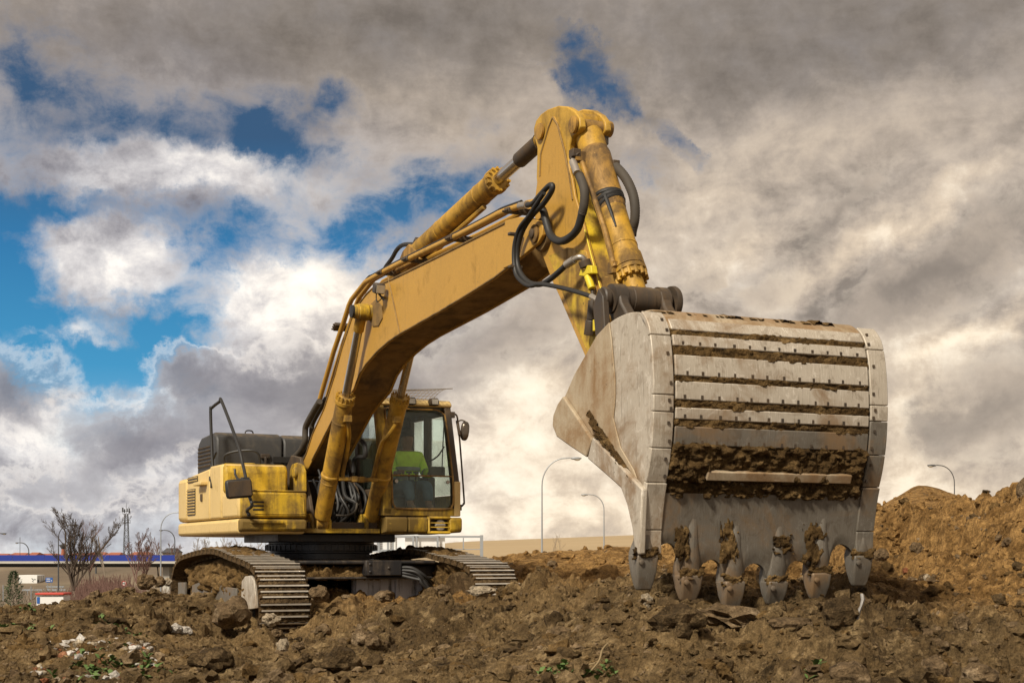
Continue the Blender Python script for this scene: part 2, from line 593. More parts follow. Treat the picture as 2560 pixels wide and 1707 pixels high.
def m_soil(name, dark, mid, pale, world_tint=False, fine=1.0):
    m, T, b, P, o = new_mat(name)
    n1 = T.noise(P, 0.55, 6, 0.6, 0.3)
    n2 = T.noise(P, 4.0, 8, 0.65)
    n3 = T.noise(P, 16.0, 8, 0.74)
    n4 = T.noise(P, 62.0, 5, 0.72)
    c = T.mix(T.step(n1, 0.36, 0.62), dark, mid)
    c = T.mix(T.math('MULTIPLY', T.step(n2, 0.50, 0.70), 0.7), c, pale)
    c = T.mix(T.math('MULTIPLY', T.step(n2, 0.46, 0.32), 0.75), c, tuple(k * 0.45 for k in dark))
    if world_tint:
        sp = T.node('ShaderNodeSeparateXYZ')
        T.l.new(P, sp.inputs[0])
        # the spoil heap beyond the pit is a paler, more orange soil
        k = T.math('MULTIPLY_ADD', sp.outputs[0], 0.10, T.math('MULTIPLY_ADD', sp.outputs[1], 0.085, -1.33))
        k = T.math('MULTIPLY_ADD', n1, 0.5, T.math('SUBTRACT', k, 0.22))
        k = T.step(k, -0.08, 0.34)
        oc = T.mix(T.step(n2, 0.36, 0.66), (0.175, 0.095, 0.030), (0.400, 0.235, 0.085))
        c = T.mix(k, c, oc)
    c = T.mix(1.0, c, T.ramp(n3, [(0.28, 0.42), (0.5, 0.98), (0.70, 1.45)]), 'MULTIPLY')
    c = T.mix(1.0, c, T.ramp(n4, [(0.30, 0.60), (0.5, 1.0), (0.70, 1.35)]), 'MULTIPLY')
    peb = T.step(T.noise(P, 60.0, 3, 0.5), 0.70, 0.74)
    c = T.mix(T.math('MULTIPLY', peb, 0.6), c, tuple(min(1, k * 1.7) for k in pale))
    T.l.new(c, b.inputs['Base Color'])
    b.inputs['Roughness'].default_value = 0.95
    b.inputs['Specular IOR Level'].default_value = 0.15
    h = T.math('ADD', T.math('MULTIPLY', n3, 1.0), T.math('MULTIPLY', n4, 0.6))
    bump(T, b, h, 1.0 * fine, 0.055)
    return m


def m_glass(name, tint, alpha=0.16, dust=0.10):
    m, T, b, P, out = new_mat(name)
    T.n.remove(b)
    tr = T.node('ShaderNodeBsdfTransparent')
    tr.inputs[0].default_value = (*tint, 1)
    gl = T.node('ShaderNodeBsdfGlossy')
    gl.inputs[0].default_value = (0.9, 0.95, 0.92, 1)
    gl.inputs[1].default_value = 0.06
    df = T.node('ShaderNodeBsdfDiffuse')
    df.inputs[0].default_value = (0.30, 0.33, 0.26, 1)
    m1 = T.node('ShaderNodeMixShader')
    T.l.new(tr.outputs[0], m1.inputs[1])
    T.l.new(gl.outputs[0], m1.inputs[2])
    fr = T.node('ShaderNodeFresnel')
    fr.inputs[0].default_value = 1.45
    T.l.new(T.math('MULTIPLY_ADD', fr.outputs[0], 0.6, alpha * 0.3), m1.inputs[0])
    m2 = T.node('ShaderNodeMixShader')
    T.l.new(m1.outputs[0], m2.inputs[1])
    T.l.new(df.outputs[0], m2.inputs[2])
    T.l.new(T.math('MULTIPLY', T.step(T.noise(P, 3.0, 6, 0.6), 0.35, 0.8), dust * 2), m2.inputs[0])
    T.l.new(m2.outputs[0], out.inputs[0])
    return m


M = {}
M['yellow'] = m_paint('yellow_paint', (0.70, 0.445, 0.026), grime=0.78, chips=0.7, streak=0.6)
M['yellow_worn'] = m_paint('worn_yellow_paint', (0.72, 0.450, 0.020), grime=0.98, chips=1.0, streak=0.7, grime_col=(0.07, 0.043, 0.02))
M['boom'] = m_paint('boom_paint', (0.515, 0.285, 0.045), grime=0.34, chips=0.35, streak=0.4)
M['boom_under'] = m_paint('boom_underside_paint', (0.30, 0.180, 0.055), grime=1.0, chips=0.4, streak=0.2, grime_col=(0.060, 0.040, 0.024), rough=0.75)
M['stick_worn'] = m_paint('stick_paint', (0.50, 0.285, 0.050), grime=0.75, chips=1.0, streak=0.7, fade=(0.78, 0.54, 0.025))
M['pale'] = m_paint('pale_yellow_paint', (0.76, 0.545, 0.215), grime=0.22, chips=0.25, streak=0.5, grime_col=(0.24, 0.15, 0.06))  # paler yellow for the flank panels, counterweight and cab roof
M['cyl'] = m_paint('cylinder_paint', (0.58, 0.325, 0.030), grime=0.92, chips=1.0, streak=0.40, grime_col=(0.085, 0.048, 0.02))
M['cyl_mud'] = m_paint('muddy_cylinder_paint', (0.50, 0.27, 0.045), grime=1.05, chips=0.9, streak=0.5, grime_col=(0.055, 0.034, 0.02))
M['head'] = m_paint('stick_head_paint', (0.575, 0.335, 0.040), grime=0.75, chips=0.8, streak=0.5)
M['fresh'] = m_paint('fresh_yellow_paint', (0.80, 0.62, 0.03), grime=0.2, chips=0.4, streak=0.2)
M['hood'] = m_paint('black_hood_paint', (0.040, 0.039, 0.038), grime=0.45, chips=0.0, streak=0.4, grime_col=(0.11, 0.09, 0.065), rough=0.55)
M['black'] = m_plain('black_steel', (0.018, 0.017, 0.016), 0.5, 0.0, 0.5, 5)
M['greasy'] = m_paint('greasy_steel', (0.050, 0.038, 0.028), grime=0.8, chips=0.3, streak=0.6, grime_col=(0.10, 0.062, 0.03), rough=0.5)
M['undercarriage'] = m_paint('black_undercarriage', (0.016, 0.016, 0.018), grime=0.35, chips=0.0, streak=0.8, grime_col=(0.10, 0.075, 0.05), rough=0.4)
M['stained'] = m_paint('lime_stained_steel', (0.016, 0.018, 0.026), grime=0.30, chips=0.0, streak=2.2, grime_col=(0.50, 0.52, 0.58), rough=0.45)
M['rubber'] = m_plain('hose_rubber', (0.020, 0.019, 0.018), 0.55, 0, 0.4, 8)
M['rubber_dusty'] = m_plain('dusty_hose_rubber', (0.055, 0.045, 0.034), 0.75, 0, 0.45, 7)
M['chrome'] = m_plain('chromed_rod', (0.55, 0.52, 0.48), 0.22, 1.0, 0.15, 9)
M['steel'] = m_plain('bare_steel', (0.42, 0.38, 0.33), 0.42, 0.7, 0.3, 9)
M['grouser'] = m_plain('polished_grouser', (0.46, 0.42, 0.36), 0.42, 0.3, 0.55, 12)
M['shoe'] = m_soil('mud_caked_shoe', (0.07, 0.045, 0.022), (0.15, 0.095, 0.045), (0.26, 0.18, 0.09))
M['bucket'] = m_bucket('worn_bucket_steel')
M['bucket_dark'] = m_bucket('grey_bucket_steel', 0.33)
M['bucket_muddy'] = m_paint('muddy_bucket_steel', (0.45, 0.365, 0.25), grime=1.08, chips=0.6, streak=0.4, grime_col=(0.24, 0.135, 0.055), rough=0.65)
M['tooth'] = m_bucket('grey_tooth_steel', 0.27)
M['mud'] = m_soil('caked_mud', (0.105, 0.062, 0.023), (0.19, 0.115, 0.043), (0.31, 0.20, 0.085))
M['soil'] = m_soil('dug_soil', (0.112, 0.072, 0.032), (0.215, 0.142, 0.064), (0.40, 0.285, 0.145), True)
M['clod'] = m_soil('soil_clods', (0.122, 0.080, 0.037), (0.230, 0.154, 0.072), (0.42, 0.30, 0.16), True)
M['rock'] = m_soil('brown_rock', (0.12, 0.078, 0.040), (0.23, 0.16, 0.088), (0.36, 0.27, 0.17), fine=0.8)
M['pale_rock'] = m_soil('pale_rock', (0.30, 0.235, 0.16), (0.42, 0.35, 0.25), (0.55, 0.48, 0.37), fine=0.7)
M['white_rock'] = m_soil('white_rock', (0.40, 0.36, 0.31), (0.55, 0.51, 0.46), (0.68, 0.65, 0.60), fine=0.7)
M['dark_rock'] = m_soil('dark_clod', (0.070, 0.045, 0.021), (0.135, 0.088, 0.041), (0.27, 0.185, 0.095))
M['brick'] = m_soil('broken_brick', (0.32, 0.12, 0.06), (0.42, 0.17, 0.08), (0.5, 0.26, 0.15))
M['glass'] = m_glass('cab_glass', (0.945, 0.985, 0.945), 0.03, 0.065)
M['glass_clear'] = m_glass('side_glass', (0.97, 0.99, 0.975), 0.02, 0.015)
M['interior'] = m_plain('cab_interior', (0.115, 0.11, 0.095), 0.8, 0, 0.3, 5)
M['lamp_glass'] = m_plain('lamp_lens', (0.45, 0.42, 0.36), 0.25, 0.3, 0.3, 30)
M['mirror'] = m_plain('mirror_glass', (0.16, 0.13, 0.10), 0.25, 0.6, 0.4, 12)
M['hivis'] = m_plain('hivis_fabric', (0.58, 0.92, 0.06), 0.75, 0, 0.25, 14)
M['reflect'] = m_plain('reflective_tape', (0.20, 0.24, 0.24), 0.4, 0.2, 0.2, 20)
M['denim'] = m_plain('blue_work_trousers', (0.09, 0.15, 0.22), 0.85, 0, 0.3, 16)
M['skin'] = m_plain('skin', (0.20, 0.105, 0.068), 0.6, 0, 0.15, 12)
M['hair'] = m_plain('hair', (0.018, 0.013, 0.010), 0.7, 0, 0.4, 40)

# ------------------------------------------------------------------ numpy noise for the ground
def _hash(ix, iy, seed):
    h = (ix.astype(np.int64) * 374761393 + iy.astype(np.int64) * 668265263 + seed * 1442695041) & 0xffffffff
    h = ((h ^ (h >> 13)) * 1274126177) & 0xffffffff
    h = (h ^ (h >> 16)) & 0xffffffff
    return h.astype(np.float64) / 4294967295.0


def vnoise(x, y, seed):
    ix, iy = np.floor(x), np.floor(y)
    f, g = x - ix, y - iy
    f = f * f * f * (f * (f * 6 - 15) + 10)
    g = g * g * g * (g * (g * 6 - 15) + 10)
    a, b = _hash(ix, iy, seed), _hash(ix + 1, iy, seed)
    c, d = _hash(ix, iy + 1, seed), _hash(ix + 1, iy + 1, seed)
    return (a + (b - a) * f) * (1 - g) + (c + (d - c) * f) * g - 0.5


def fbm(x, y, seed, octs=4, gain=0.5):
    s, amp = 0, 1.0
    ca, sa = math.cos(0.6), math.sin(0.6)
    for k in range(octs):
        s = s + amp * vnoise(x, y, seed + k * 17)
        x, y = (x * ca - y * sa) * 2.03 + 3.7, (x * sa + y * ca) * 2.03 + 1.3
        amp *= gain
    return s


def clods(x, y, seed, fill=0.6):
    """rounded lumps: the highest of the domes round each point"""
    ix, iy = np.floor(x), np.floor(y)
    best = np.zeros_like(x)
    for dx in (-1, 0, 1):
        for dy in (-1, 0, 1):
            jx, jy = ix + dx, iy + dy
            px = jx + _hash(jx, jy, seed)
            py = jy + _hash(jx, jy, seed + 5)
            r = 0.25 + 0.60 * _hash(jx, jy, seed + 9)
            on = _hash(jx, jy, seed + 13) < fill
            an = _hash(jx, jy, seed + 21) * 6.28
            st = 0.7 + 0.6 * _hash(jx, jy, seed + 23)
            ux, uy = (x - px), (y - py)
            vx, vy = (ux * np.cos(an) + uy * np.sin(an)) * st, (-ux * np.sin(an) + uy * np.cos(an)) / st
            q = 1 - (vx * vx + vy * vy) / (r * r)
            best = np.maximum(best, np.where(on & (q > 0), np.sqrt(np.maximum(q, 0)) * r, 0))
    return best


# control points of the dug ground: photo pixel and distance (or a world height as ('z', X, Y, z))
CTRL = []
for u in (-500, 0, 500, 1000, 1500, 2000, 2500, 3000):
    CTRL += [(u, 1990, 5.0), (u, 1712, 8.2)]
CTRL += [
    # left mound
    (-500, 1520, 14.0), (0, 1526, 14.2), (150, 1520, 14.4), (300, 1488, 15.6), (375, 1456, 17.2), (420, 1470, 18.6),
    (0, 1600, 11), (200, 1585, 11.4), (400, 1590, 11.6), (-400, 1600, 11), (480, 1545, 14.5), (450, 1518, 18.2), (530, 1520, 17.4),
    # before the left track
    (620, 1568, 15.6), (700, 1578, 15.9), (760, 1592, 15.6), (820, 1592, 15.2), (900, 1548, 15.6), (1000, 1528, 15.8), (1120, 1490, 16.4),
    (1220, 1486, 16.6), (1290, 1478, 17.2), (760, 1640, 13.2), (600, 1640, 12.6), (950, 1620, 13.0), (1120, 1575, 13.4), (1300, 1540, 13.4),
    (1400, 1500, 14.0), (560, 1590, 14.0), (1180, 1620, 11.2), (1400, 1600, 11.0),
    # under and behind the machine
    (840, 1432, 21.2), (760, 1430, 22), (930, 1434, 21.6), (700, 1440, 23), (1010, 1432, 22.5), (830, 1500, 18.0), (950, 1488, 18.2), (1080, 1490, 17.8), (860, 1484, 19.6), (560, 1500, 22.0), (1050, 1470, 21),
    # bank to the right of the far track
    (1180, 1445, 20.5), (1300, 1462, 20.0), (1450, 1455, 19.6), (1590, 1452, 19.0), (1200, 1404, 24), (1290, 1384, 24.6), (1400, 1377, 24.8), (1500, 1368, 24.8), (1620, 1362, 24.4),
    (1800, 1360, 24), (2000, 1345, 24),
    (1200, 1425, 28), (1400, 1410, 28.5), (1620, 1400, 28.5), (1900, 1400, 28),
    # round the bucket teeth
    (1480, 1515, 11.6), (1600, 1482, 11.2), (1650, 1500, 10.2), (1750, 1505, 10.2), (1850, 1515, 10.2), (2000, 1505, 10.3), (2120, 1495, 10.6), (1850, 1490, 11.3), (1735, 1478, 11.4),
    (2060, 1472, 11.6), (2170, 1448, 12.0), (1400, 1560, 10.2), (1850, 1600, 9.0), (2150, 1590, 9.2), (1640, 1445, 13.4), (1850, 1440, 13.6), (2050, 1432, 13.8), (1850, 1420, 17), (2050, 1405, 17), (1650, 1440, 16),
    # pit wall on the right
    (2240, 1520, 12.2), (2380, 1500, 12.4), (2560, 1490, 12.0), (2900, 1480, 11.6), (2250, 1440, 14.6), (2400, 1420, 14.6), (2560, 1400, 14.2), (2230, 1370, 17.4), (2400, 1345, 17.0),
    (2560, 1300, 16.4), (2900, 1270, 15.5), (2200, 1292, 20.0), (2300, 1283, 20.0), (2400, 1264, 20.0), (2450, 1250, 19.8), (2500, 1236, 19.4), (2560, 1206, 18.6), (2750, 1160, 17.5),
    (2200, 1320, 22.5), (2400, 1310, 22.5), (2560, 1290, 22.5), (2900, 1250, 22),
    (2140, 1330, 29), (2200, 1268, 29.5), (2250, 1235, 30), (2290, 1214, 30.5), (2330, 1215, 30.5), (2370, 1234, 30), (2440, 1258, 29.5), (2560, 1290, 29), (2300, 1262, 26),
    (2300, 1330, 36), (2100, 1400, 36), (2700, 1330, 36),
    (2330, 1610, 9.6), (2520, 1610, 9.4)]
CW = []
for c in CTRL:
    p = wp(*c)
    CW.append((p.x, p.y, p.z))
for (X, Y, z) in [(-9, 19, 0.0), (-2.7, 17.35, 0.18), (-2.2, 16.9, 0.20), (-3.1, 17.2, 0.28), (-1.75, 17.2, 0.46), (-1.2, 17.3, 0.50), (-0.6, 17.4, 0.55), (-1.6, 19, 0.50), (-0.2, 17.6, 0.62), (-14, 17, 0.4), (-9, 24, -2.0), (-14, 24, -2.4), (-5.6, 24, -0.3), (-4, 26, -0.6), (-12, 32, -4.4), (-6, 33, -3.6), (0, 33, -1.2), (6, 34, -0.6),
                  (-16, 42, -5.2), (-6, 42, -5), (2, 42, -2.6), (10, 44, -1.6), (18, 44, -1.6), (-22, 30, -4.6), (18, 30, 0.9), (14, 20, 2.6), (22, 42, -1.6)]:
    CW.append((X, Y, z))
CW = np.array(CW)


def feat(X, Y):
    return np.stack([X / Y * 13.0, np.log(Y) * 6.5], -1)


_F = feat(CW[:, 0], CW[:, 1])
_R = np.sqrt(((_F[:, None] - _F[None]) ** 2).sum(-1) + 0.02)
_Wt = np.linalg.solve(np.block([[-_R, np.ones((len(_F), 1))], [np.ones((1, len(_F))), np.zeros((1, 1))]]), np.append(CW[:, 2], 0))


def ground_base(X, Y):
    f = feat(X, Y)
    z = np.full(X.shape, _Wt[-1])
    for i in range(len(_F)):
        z -= _Wt[i] * np.sqrt(((f - _F[i]) ** 2).sum(-1) + 0.02)
    return z


_sx, _sy = np.meshgrid(np.linspace(0, 40, 160), np.linspace(0, 40, 160))
_mean = {f: float(clods(_sx, _sy, 999, f).mean()) for f in (0.35, 0.5, 0.6, 0.65, 0.7)}


def cl(x, y, seed, fill):
    return clods(x, y, seed, fill) - _mean[fill] * 1.35


def ground_h(X, Y):
    near = np.clip((30 - Y) / 12, 0.15, 1)
    z = ground_base(X, Y) - 0.085 * near
    z = z + 0.13 * near * fbm(X * 0.9, Y * 0.9, 3, 3) + 0.06 * near * fbm(X * 2.3, Y * 2.3, 5, 2)
    wx = X + 0.10 * vnoise(X * 3, Y * 3, 61) + 0.05 * vnoise(X * 9, Y * 9, 62)
    wy = Y + 0.10 * vnoise(X * 3, Y * 3, 67) + 0.05 * vnoise(X * 9, Y * 9, 68)
    patch = np.clip(0.85 + 1.5 * vnoise(X * 0.6, Y * 0.6, 41), 0.10, 1.4)
    z = z + near * patch * (0.15 * cl(wx * 1.4, wy * 1.4, 101, 0.35) + 0.135 * cl(wx * 3.1, wy * 3.1, 202, 0.5) + 0.078 * cl(wx * 6.5, wy * 6.5, 303, 0.6) +
                            0.038 * cl(wx * 13, wy * 13, 404, 0.65) + 0.017 * cl(wx * 27, wy * 27, 505, 0.7))
    rid = 0.5 - np.abs(fbm(X * 2.2, Y * 2.2, 15, 4, 0.55))
    z = z + 0.13 * near * (rid - 0.36)
    z = z + 0.024 * near * fbm(X * 11, Y * 11, 9, 3, 0.65)
    # run-off grooves down the pit wall
    wall = np.clip((X - 1.6) / 1.5, 0, 1) * np.clip((Y - 13) / 2, 0, 1) * np.clip((26 - Y) / 3, 0, 1)
    z = z + wall * (0.34 * fbm(X * 2.6 + Y * 0.5, Y * 0.6, 77, 4, 0.62) + 0.28 * fbm(X * 1.1, Y * 1.1, 78, 4, 0.6))
    return z


def gz(X, Y):
    return float(ground_h(np.array([float(X)]), np.array([float(Y)]))[0])


def structure(o):
    o['kind'] = 'structure'
    return o


def np_grid_mesh(name, P, mat, smooth=True):
    """P: rows x cols x 3"""
    R, C = P.shape[:2]
    me = bpy.data.meshes.new(name)
    idx = np.arange(R * C, dtype=np.int32).reshape(R, C)
    q = np.stack([idx[:-1, :-1], idx[:-1, 1:], idx[1:, 1:], idx[1:, :-1]], -1).reshape(-1, 4)
    me.vertices.add(R * C)
    me.vertices.foreach_set('co', P.reshape(-1).astype(np.float32))
    me.loops.add(q.size)
    me.loops.foreach_set('vertex_index', q.reshape(-1))
    me.polygons.add(len(q))
    me.polygons.foreach_set('loop_start', np.arange(0, q.size, 4, dtype=np.int32))
    me.polygons.foreach_set('use_smooth', np.full(len(q), smooth, dtype=bool))
    me.materials.append(mat)
    me.update()
    me.validate()
    o = bpy.data.objects.new(name, me)
    COL.objects.link(o)
    return o


rows, cols = 720, 780
yy = 4.0 * (46 / 4.0) ** (np.linspace(0, 1, rows))
tt = np.linspace(-0.52, 0.52, cols)
GY, GT = np.meshgrid(yy, tt, indexing='ij')
GX = GY * GT
GZ = ground_h(GX, GY)
fade = np.clip((GY - 40) / 6, 0, 1)
GZ = GZ * (1 - fade) + np.minimum(GZ, ground_base(GX, GY)) * fade - 0.8 * np.clip((GY - 44) / 2, 0, 1)
GZ = GZ + (np.random.RandomState(3).rand(*GZ.shape) - .5) * .014 * np.clip((24 - GY) / 8, 0, 1)
structure(np_grid_mesh('dug_ground', np.stack([GX, GY, GZ], -1), M['soil'], False))

# far ground: one sheet out to the horizon, rising to a low field on the right
m, T, b, P, o_ = new_mat('far_land')
n1 = T.noise(P, 0.02, 6, 0.6)
n2 = T.noise(P, 0.25, 6, 0.65)
c = T.mix(T.step(n1, 0.4, 0.62), (0.125, 0.092, 0.060), (0.215, 0.165, 0.105))
c = T.mix(T.math('MULTIPLY', T.step(n2, 0.5, 0.7), 0.5), c, (0.10, 0.085, 0.05))
sp = T.node('ShaderNodeSeparateXYZ')
T.l.new(P, sp.inputs[0])
fieldf = T.step(T.math('DIVIDE', sp.outputs[0], sp.outputs[1]), -0.10, -0.02)
c = T.mix(T.math('MULTIPLY', fieldf, 0.85), c, T.mix(T.noise(T.mapping(P, scl=(0.01, 0.06, 1)), 1.0, 5, 0.6), (0.36, 0.26, 0.135), (0.46, 0.34, 0.19)))
T.l.new(c, b.inputs['Base Color'])
b.inputs['Roughness'].default_value = 0.95
M['land'] = m


def land_h(X, Y):
    a = X / np.maximum(Y, 1)
    sm = lambda x: np.clip(x, 0, 1) ** 2 * (3 - 2 * np.clip(x, 0, 1))
    z = -5.0 + 4.0 * sm((a + 0.20) / 0.18)
    hill = sm((Y - 150) / 450) * (6.4 + np.clip(a + 0.03, -0.03, 0.3) * 22)
    z = z + sm((a + 0.14) / 0.10) * (hill + 1.0 * sm((Y - 150) / 450))
    z = z + sm((Y - 265) / 70) * sm((-0.12 - a) / 0.06) * 5.4
    return z - 0.35


ly_ = np.concatenate([np.linspace(36, 150, 40), 150 * (6500 / 150.0) ** np.linspace(0.02, 1, 60)])
lt_ = np.linspace(-1.2, 1.2, 160)
LY, LT = np.meshgrid(ly_, lt_, indexing='ij')
structure(np_grid_mesh('far_ground', np.stack([LY * LT, LY, land_h(LY * LT, LY)], -1), M['land']))

# ================================================================== EXCAVATOR
EX = empty('excavator', (CX, CY, 0), math.atan2(fy, fx))
tag(EX, 'large yellow tracked excavator on the dirt with a wide worn bucket raised towards the viewer', 'excavator')


def mud_sheet(name, parent, fn, na, nb, seed, thick, cover=0.0, freq=(6, 6), mat='mud', rag=0.5):
    """a lumpy coat of mud: fn(a, b, h) -> point for a, b in 0..1 and height h; ragged round its rim"""
    A, B = np.meshgrid(np.linspace(0, 1, na + 1), np.linspace(0, 1, nb + 1), indexing='ij')
    n = fbm(A * freq[0], B * freq[1], seed, 4, 0.6)
    hh = clods(A * freq[0] * 2, B * freq[1] * 2, seed + 3, 0.8) * 0.7 + n * 0.9 + clods(A * freq[0] * 5, B * freq[1] * 5, seed + 7, 0.7) * 0.3
    rim = np.minimum(np.minimum(A, 1 - A) * na / 7.0, np.minimum(B, 1 - B) * nb / 5.0)
    k = np.clip(rim, 0, 1) + rag * fbm(A * freq[0] * 2.2, B * freq[1] * 2.2, seed + 31, 4, 0.6) - 0.15 + cover
    H = thick * np.clip(k * 1.4, 0, 1) * (0.45 + hh)
    g = MB()
    g.grid(lambda i, j: fn(A[i, j], B[i, j], H[i, j] if k[i, j] > 0 else -0.012), na, nb, 0,
           lambda i, j: max(k[i, j], k[i + 1, j], k[i, j + 1], k[i + 1, j + 1]) > 0)
    return g.build(name, M[mat], parent, kind='stuff', angle=80, fix=False)


# ---------------------------------------------------------------- undercarriage
def build_track(side):
    s0 = 1.37 * side
    tr = empty('track', parent=EX)
    prof = [(2.88, .50), (2.80, .77), (2.58, .96), (2.22, 1.035), (1.48, 1.11), (.80, 1.178), (.20, 1.185), (-.756, 1.135),
            (-1.40, 1.055), (-1.72, .85), (-1.80, .50), (-1.66, .18), (-1.2, .03), (0, 0.0), (1.2, 0.0), (2.2, .02), (2.68, .18)]
    path = spline([(p[0], 0, p[1]) for p in prof], 16, True)
    seg = [(path[(i + 1) % len(path)] - path[i]).length for i in range(len(path))]
    L = sum(seg)
    n = round(L / 0.212)
    pitch = L / n
    # one shoe: plate caked with mud, three polished grouser bars
    sh = MB()
    w = 0.305
    sh.box((0, 0, -0.020), (pitch * 0.97, 2 * w, 0.030))
    for k, x in enumerate((-pitch / 3, 0, pitch / 3)):
        hgt = 0.034 if k != 1 else 0.028
        sh.prism([(x - 0.016, -0.005), (x + 0.016, -0.005), (x + 0.010, hgt), (x - 0.010, hgt)], -w, w, 0)
        sh.box((x, 0, hgt + .001), (.018, 2 * w - .006 - .03 * k, .006), None, 1)
    nb = 26
    for k, x in enumerate((-pitch / 6, pitch / 6, pitch / 2)):
        sh.grid(lambda i, j, x=x: (x + (j / 2 - 0.5) * pitch / 3 * 0.86, -w + 2 * w * i / nb,
                                   (0.002 + 0.026 * (0.45 + mnoise.noise(Vector((i * 0.55, x * 30, j * 0.9)))) if 0 < i < nb else -0.02)), nb, 2, 0)
    sh.box((0.02, 0.09, -0.055), (pitch * 0.8, 0.05, 0.05))
    sh.box((0.02, -0.09, -0.055), (pitch * 0.8, 0.05, 0.05))
    me = build_track.me if hasattr(build_track, 'me') else sh.mesh('track_shoe', [M['shoe'], M['grouser']], angle=30)
    build_track.me = me
    acc_l, i, tgt = 0.0, 0, 0.0
    pts = []
    for k in range(n):
        tgt = k * pitch
        while acc_l + seg[i] < tgt:
            acc_l += seg[i]
            i += 1
        f = (tgt - acc_l) / seg[i]
        pts.append(path[i].lerp(path[(i + 1) % len(path)], f))
    for k in range(n):
        p, d = pts[k], (pts[(k + 1) % n] - pts[k - 1]).normalized()
        up = Vector((d.z, 0, -d.x))
        if up.dot(p - Vector((0.5, 0, 0.55))) < 0:
            up = -up
        xx = Vector((0, 1, 0)).cross(up)
        o = bpy.data.objects.new('track_shoe', me)
        COL.objects.link(o)
        o.parent = tr
        R = Matrix((xx, (0, 1, 0), up)).transposed()
        o.matrix_local = Matrix.Translation((p.x, s0, p.z)) @ R.to_4x4()
    # frame, idler, sprocket, rollers
    fr = MB()
    fr.box((0.45, s0, 0.48), (3.3, 0.34, 0.30))
    fr.build('track_frame', M['undercarriage'], tr, bevel=0.03)
    so = s0 - 0.20 if side < 0 else s0 - 0.20          # faces the viewer's side
    for nm, t0, r in (('idler', 2.33, 0.43), ('sprocket', -1.28, 0.41)):
        g = MB()
        g.lathe((t0, s0 - 0.12, 0.53), (0, 1, 0), [(-0.02, r * .55), (0, r * .60), (0.02, r * .9), (0.03, r), (0.21, r), (0.22, r * .9), (0.24, r * .6), (0.26, r * .55)], 28)
        g.build(nm, M['shoe'], tr)
    for k in range(8):
        g = MB()
        g.lathe((-0.95 + 0.38 * k, s0 - 0.17, 0.20), (0, 1, 0), [(0, .10), (.02, .13), (.32, .13), (.34, .10)], 14)
        g.build('roller', M['undercarriage'], tr)
    # pale, scraped guard plates low on the outside of the frame
    if side < 0:
        for nm, poly, mt in (('guard_plate', [(445, 1455), (462, 1455), (462, 1508), (445, 1508)], 'bucket_dark'),
                             ('guard_plate', [(480, 1462), (500, 1454), (545, 1456), (560, 1466), (590, 1470), (590, 1515), (478, 1510)], 'bucket_dark'),
                             ('idler_guard', [(604, 1452), (612, 1440), (626, 1438), (634, 1450), (639, 1497), (640, 1520), (602, 1525)], 'bucket')):
            P_ = [tz(u, v, -1.62) for u, v in poly]
            MB().prism(P_, -1.62, -1.585).build(nm, M[mt], tr, bevel=0.008)
        mud_sheet('mud', tr, lambda a, b, h: Vector((-1.30 + 3.5 * a, s0 - 0.02 - 0.16 * math.sin(math.pi * min(1, b * 1.2)) * (0.4 + 0.6 * math.sin(math.pi * a)) - h * 1.2,
                                                   0.35 + (0.66 + 0.10 * math.sin(math.pi * a)) * (1 - b))), 120, 46, 5, 0.10, 0.5, (8, 4))
    else:
        g = MB()
        g.lathe((2.33, s0 - 0.36, 0.50), (0, 1, 0), [(.03, .20), (.012, .36), (0, .385), (.004, .42), (.05, .43), (.16, .43), (.17, .30)], 32)
        g.build('idler_guard', M['shoe'], tr)
        mud_sheet('mud', tr, lambda a, b, h: Vector((-0.9 + 3.0 * a, s0 - 0.10 - 0.24 * b - h * 0.9, 1.10 - 0.55 * b - 0.10 * a + h * 0.5)), 120, 44, 15, 0.12, 0.45, (8, 4))
    # mud carried on the upper run
    tops = sorted((q.x, q.z) for q in path if q.z > .8)
    tz_ = lambda x: float(np.interp(x, [q[0] for q in tops], [q[1] for q in tops]))
    mud_sheet('mud_on_top', tr, lambda a, b, h: Vector((-1.2 + 2.9 * a, s0 - 0.27 + 0.54 * b, tz_(-1.2 + 2.9 * a) + .012 + h)), 90, 26, 25 + int(side), 0.05, -0.05, (8, 3), rag=1.0)
    return tr


build_track(-1)
build_track(1)

uc = MB()
uc.prism([(-0.95, .80), (1.25, .83), (1.32, .87), (1.30, 1.0), (1.0, 1.06), (-0.8, 1.06), (-.95, .9)], -1.15, 1.15)
uc.box((1.38, 0.05, 0.845), (0.22, 2.0, 0.035))
uc.box((1.32, 0.1, 1.045), (0.3, 2.0, 0.05))
uc.build('undercarriage_frame', M['undercarriage'], EX, bevel=0.03)
g = MB()
s_a, z_a = sz(912, 1400, 1.5)
s_b, z_b = sz(1002, 1438, 1.5)
g.box((1.46, (s_a + s_b) / 2, (z_a + z_b) / 2), (0.16, s_b - s_a, z_a - z_b))
for s_, z_ in ((s_a + .06, z_a - .05), (s_a + .06, z_b + .05), (s_b - .18, (z_a + z_b) / 2)):
    g.rod((1.53, s_, z_), (1.555, s_, z_), 0.022, n=6)
g.build('valve_cover', M['undercarriage'], EX, bevel=0.015)
g = MB()
s_a, z_a = sz(884, 1444, 1.25)
s_b, z_b = sz(1075, 1492, 1.25)
g.box((1.2, (s_a + s_b) / 2, z_a - .22), (0.10, s_b - s_a, 0.44))
g.box((1.27, s_a + .10, z_a - .22), (0.06, 0.17, 0.44))
g.box((1.27, s_a + .72, z_a - .22), (0.06, 0.30, 0.44))
g.box((1.27, s_b - .15, z_a - .2), (0.06, 0.22, 0.4))
g.build('belly_plate', M['stained'], EX, bevel=0.012)
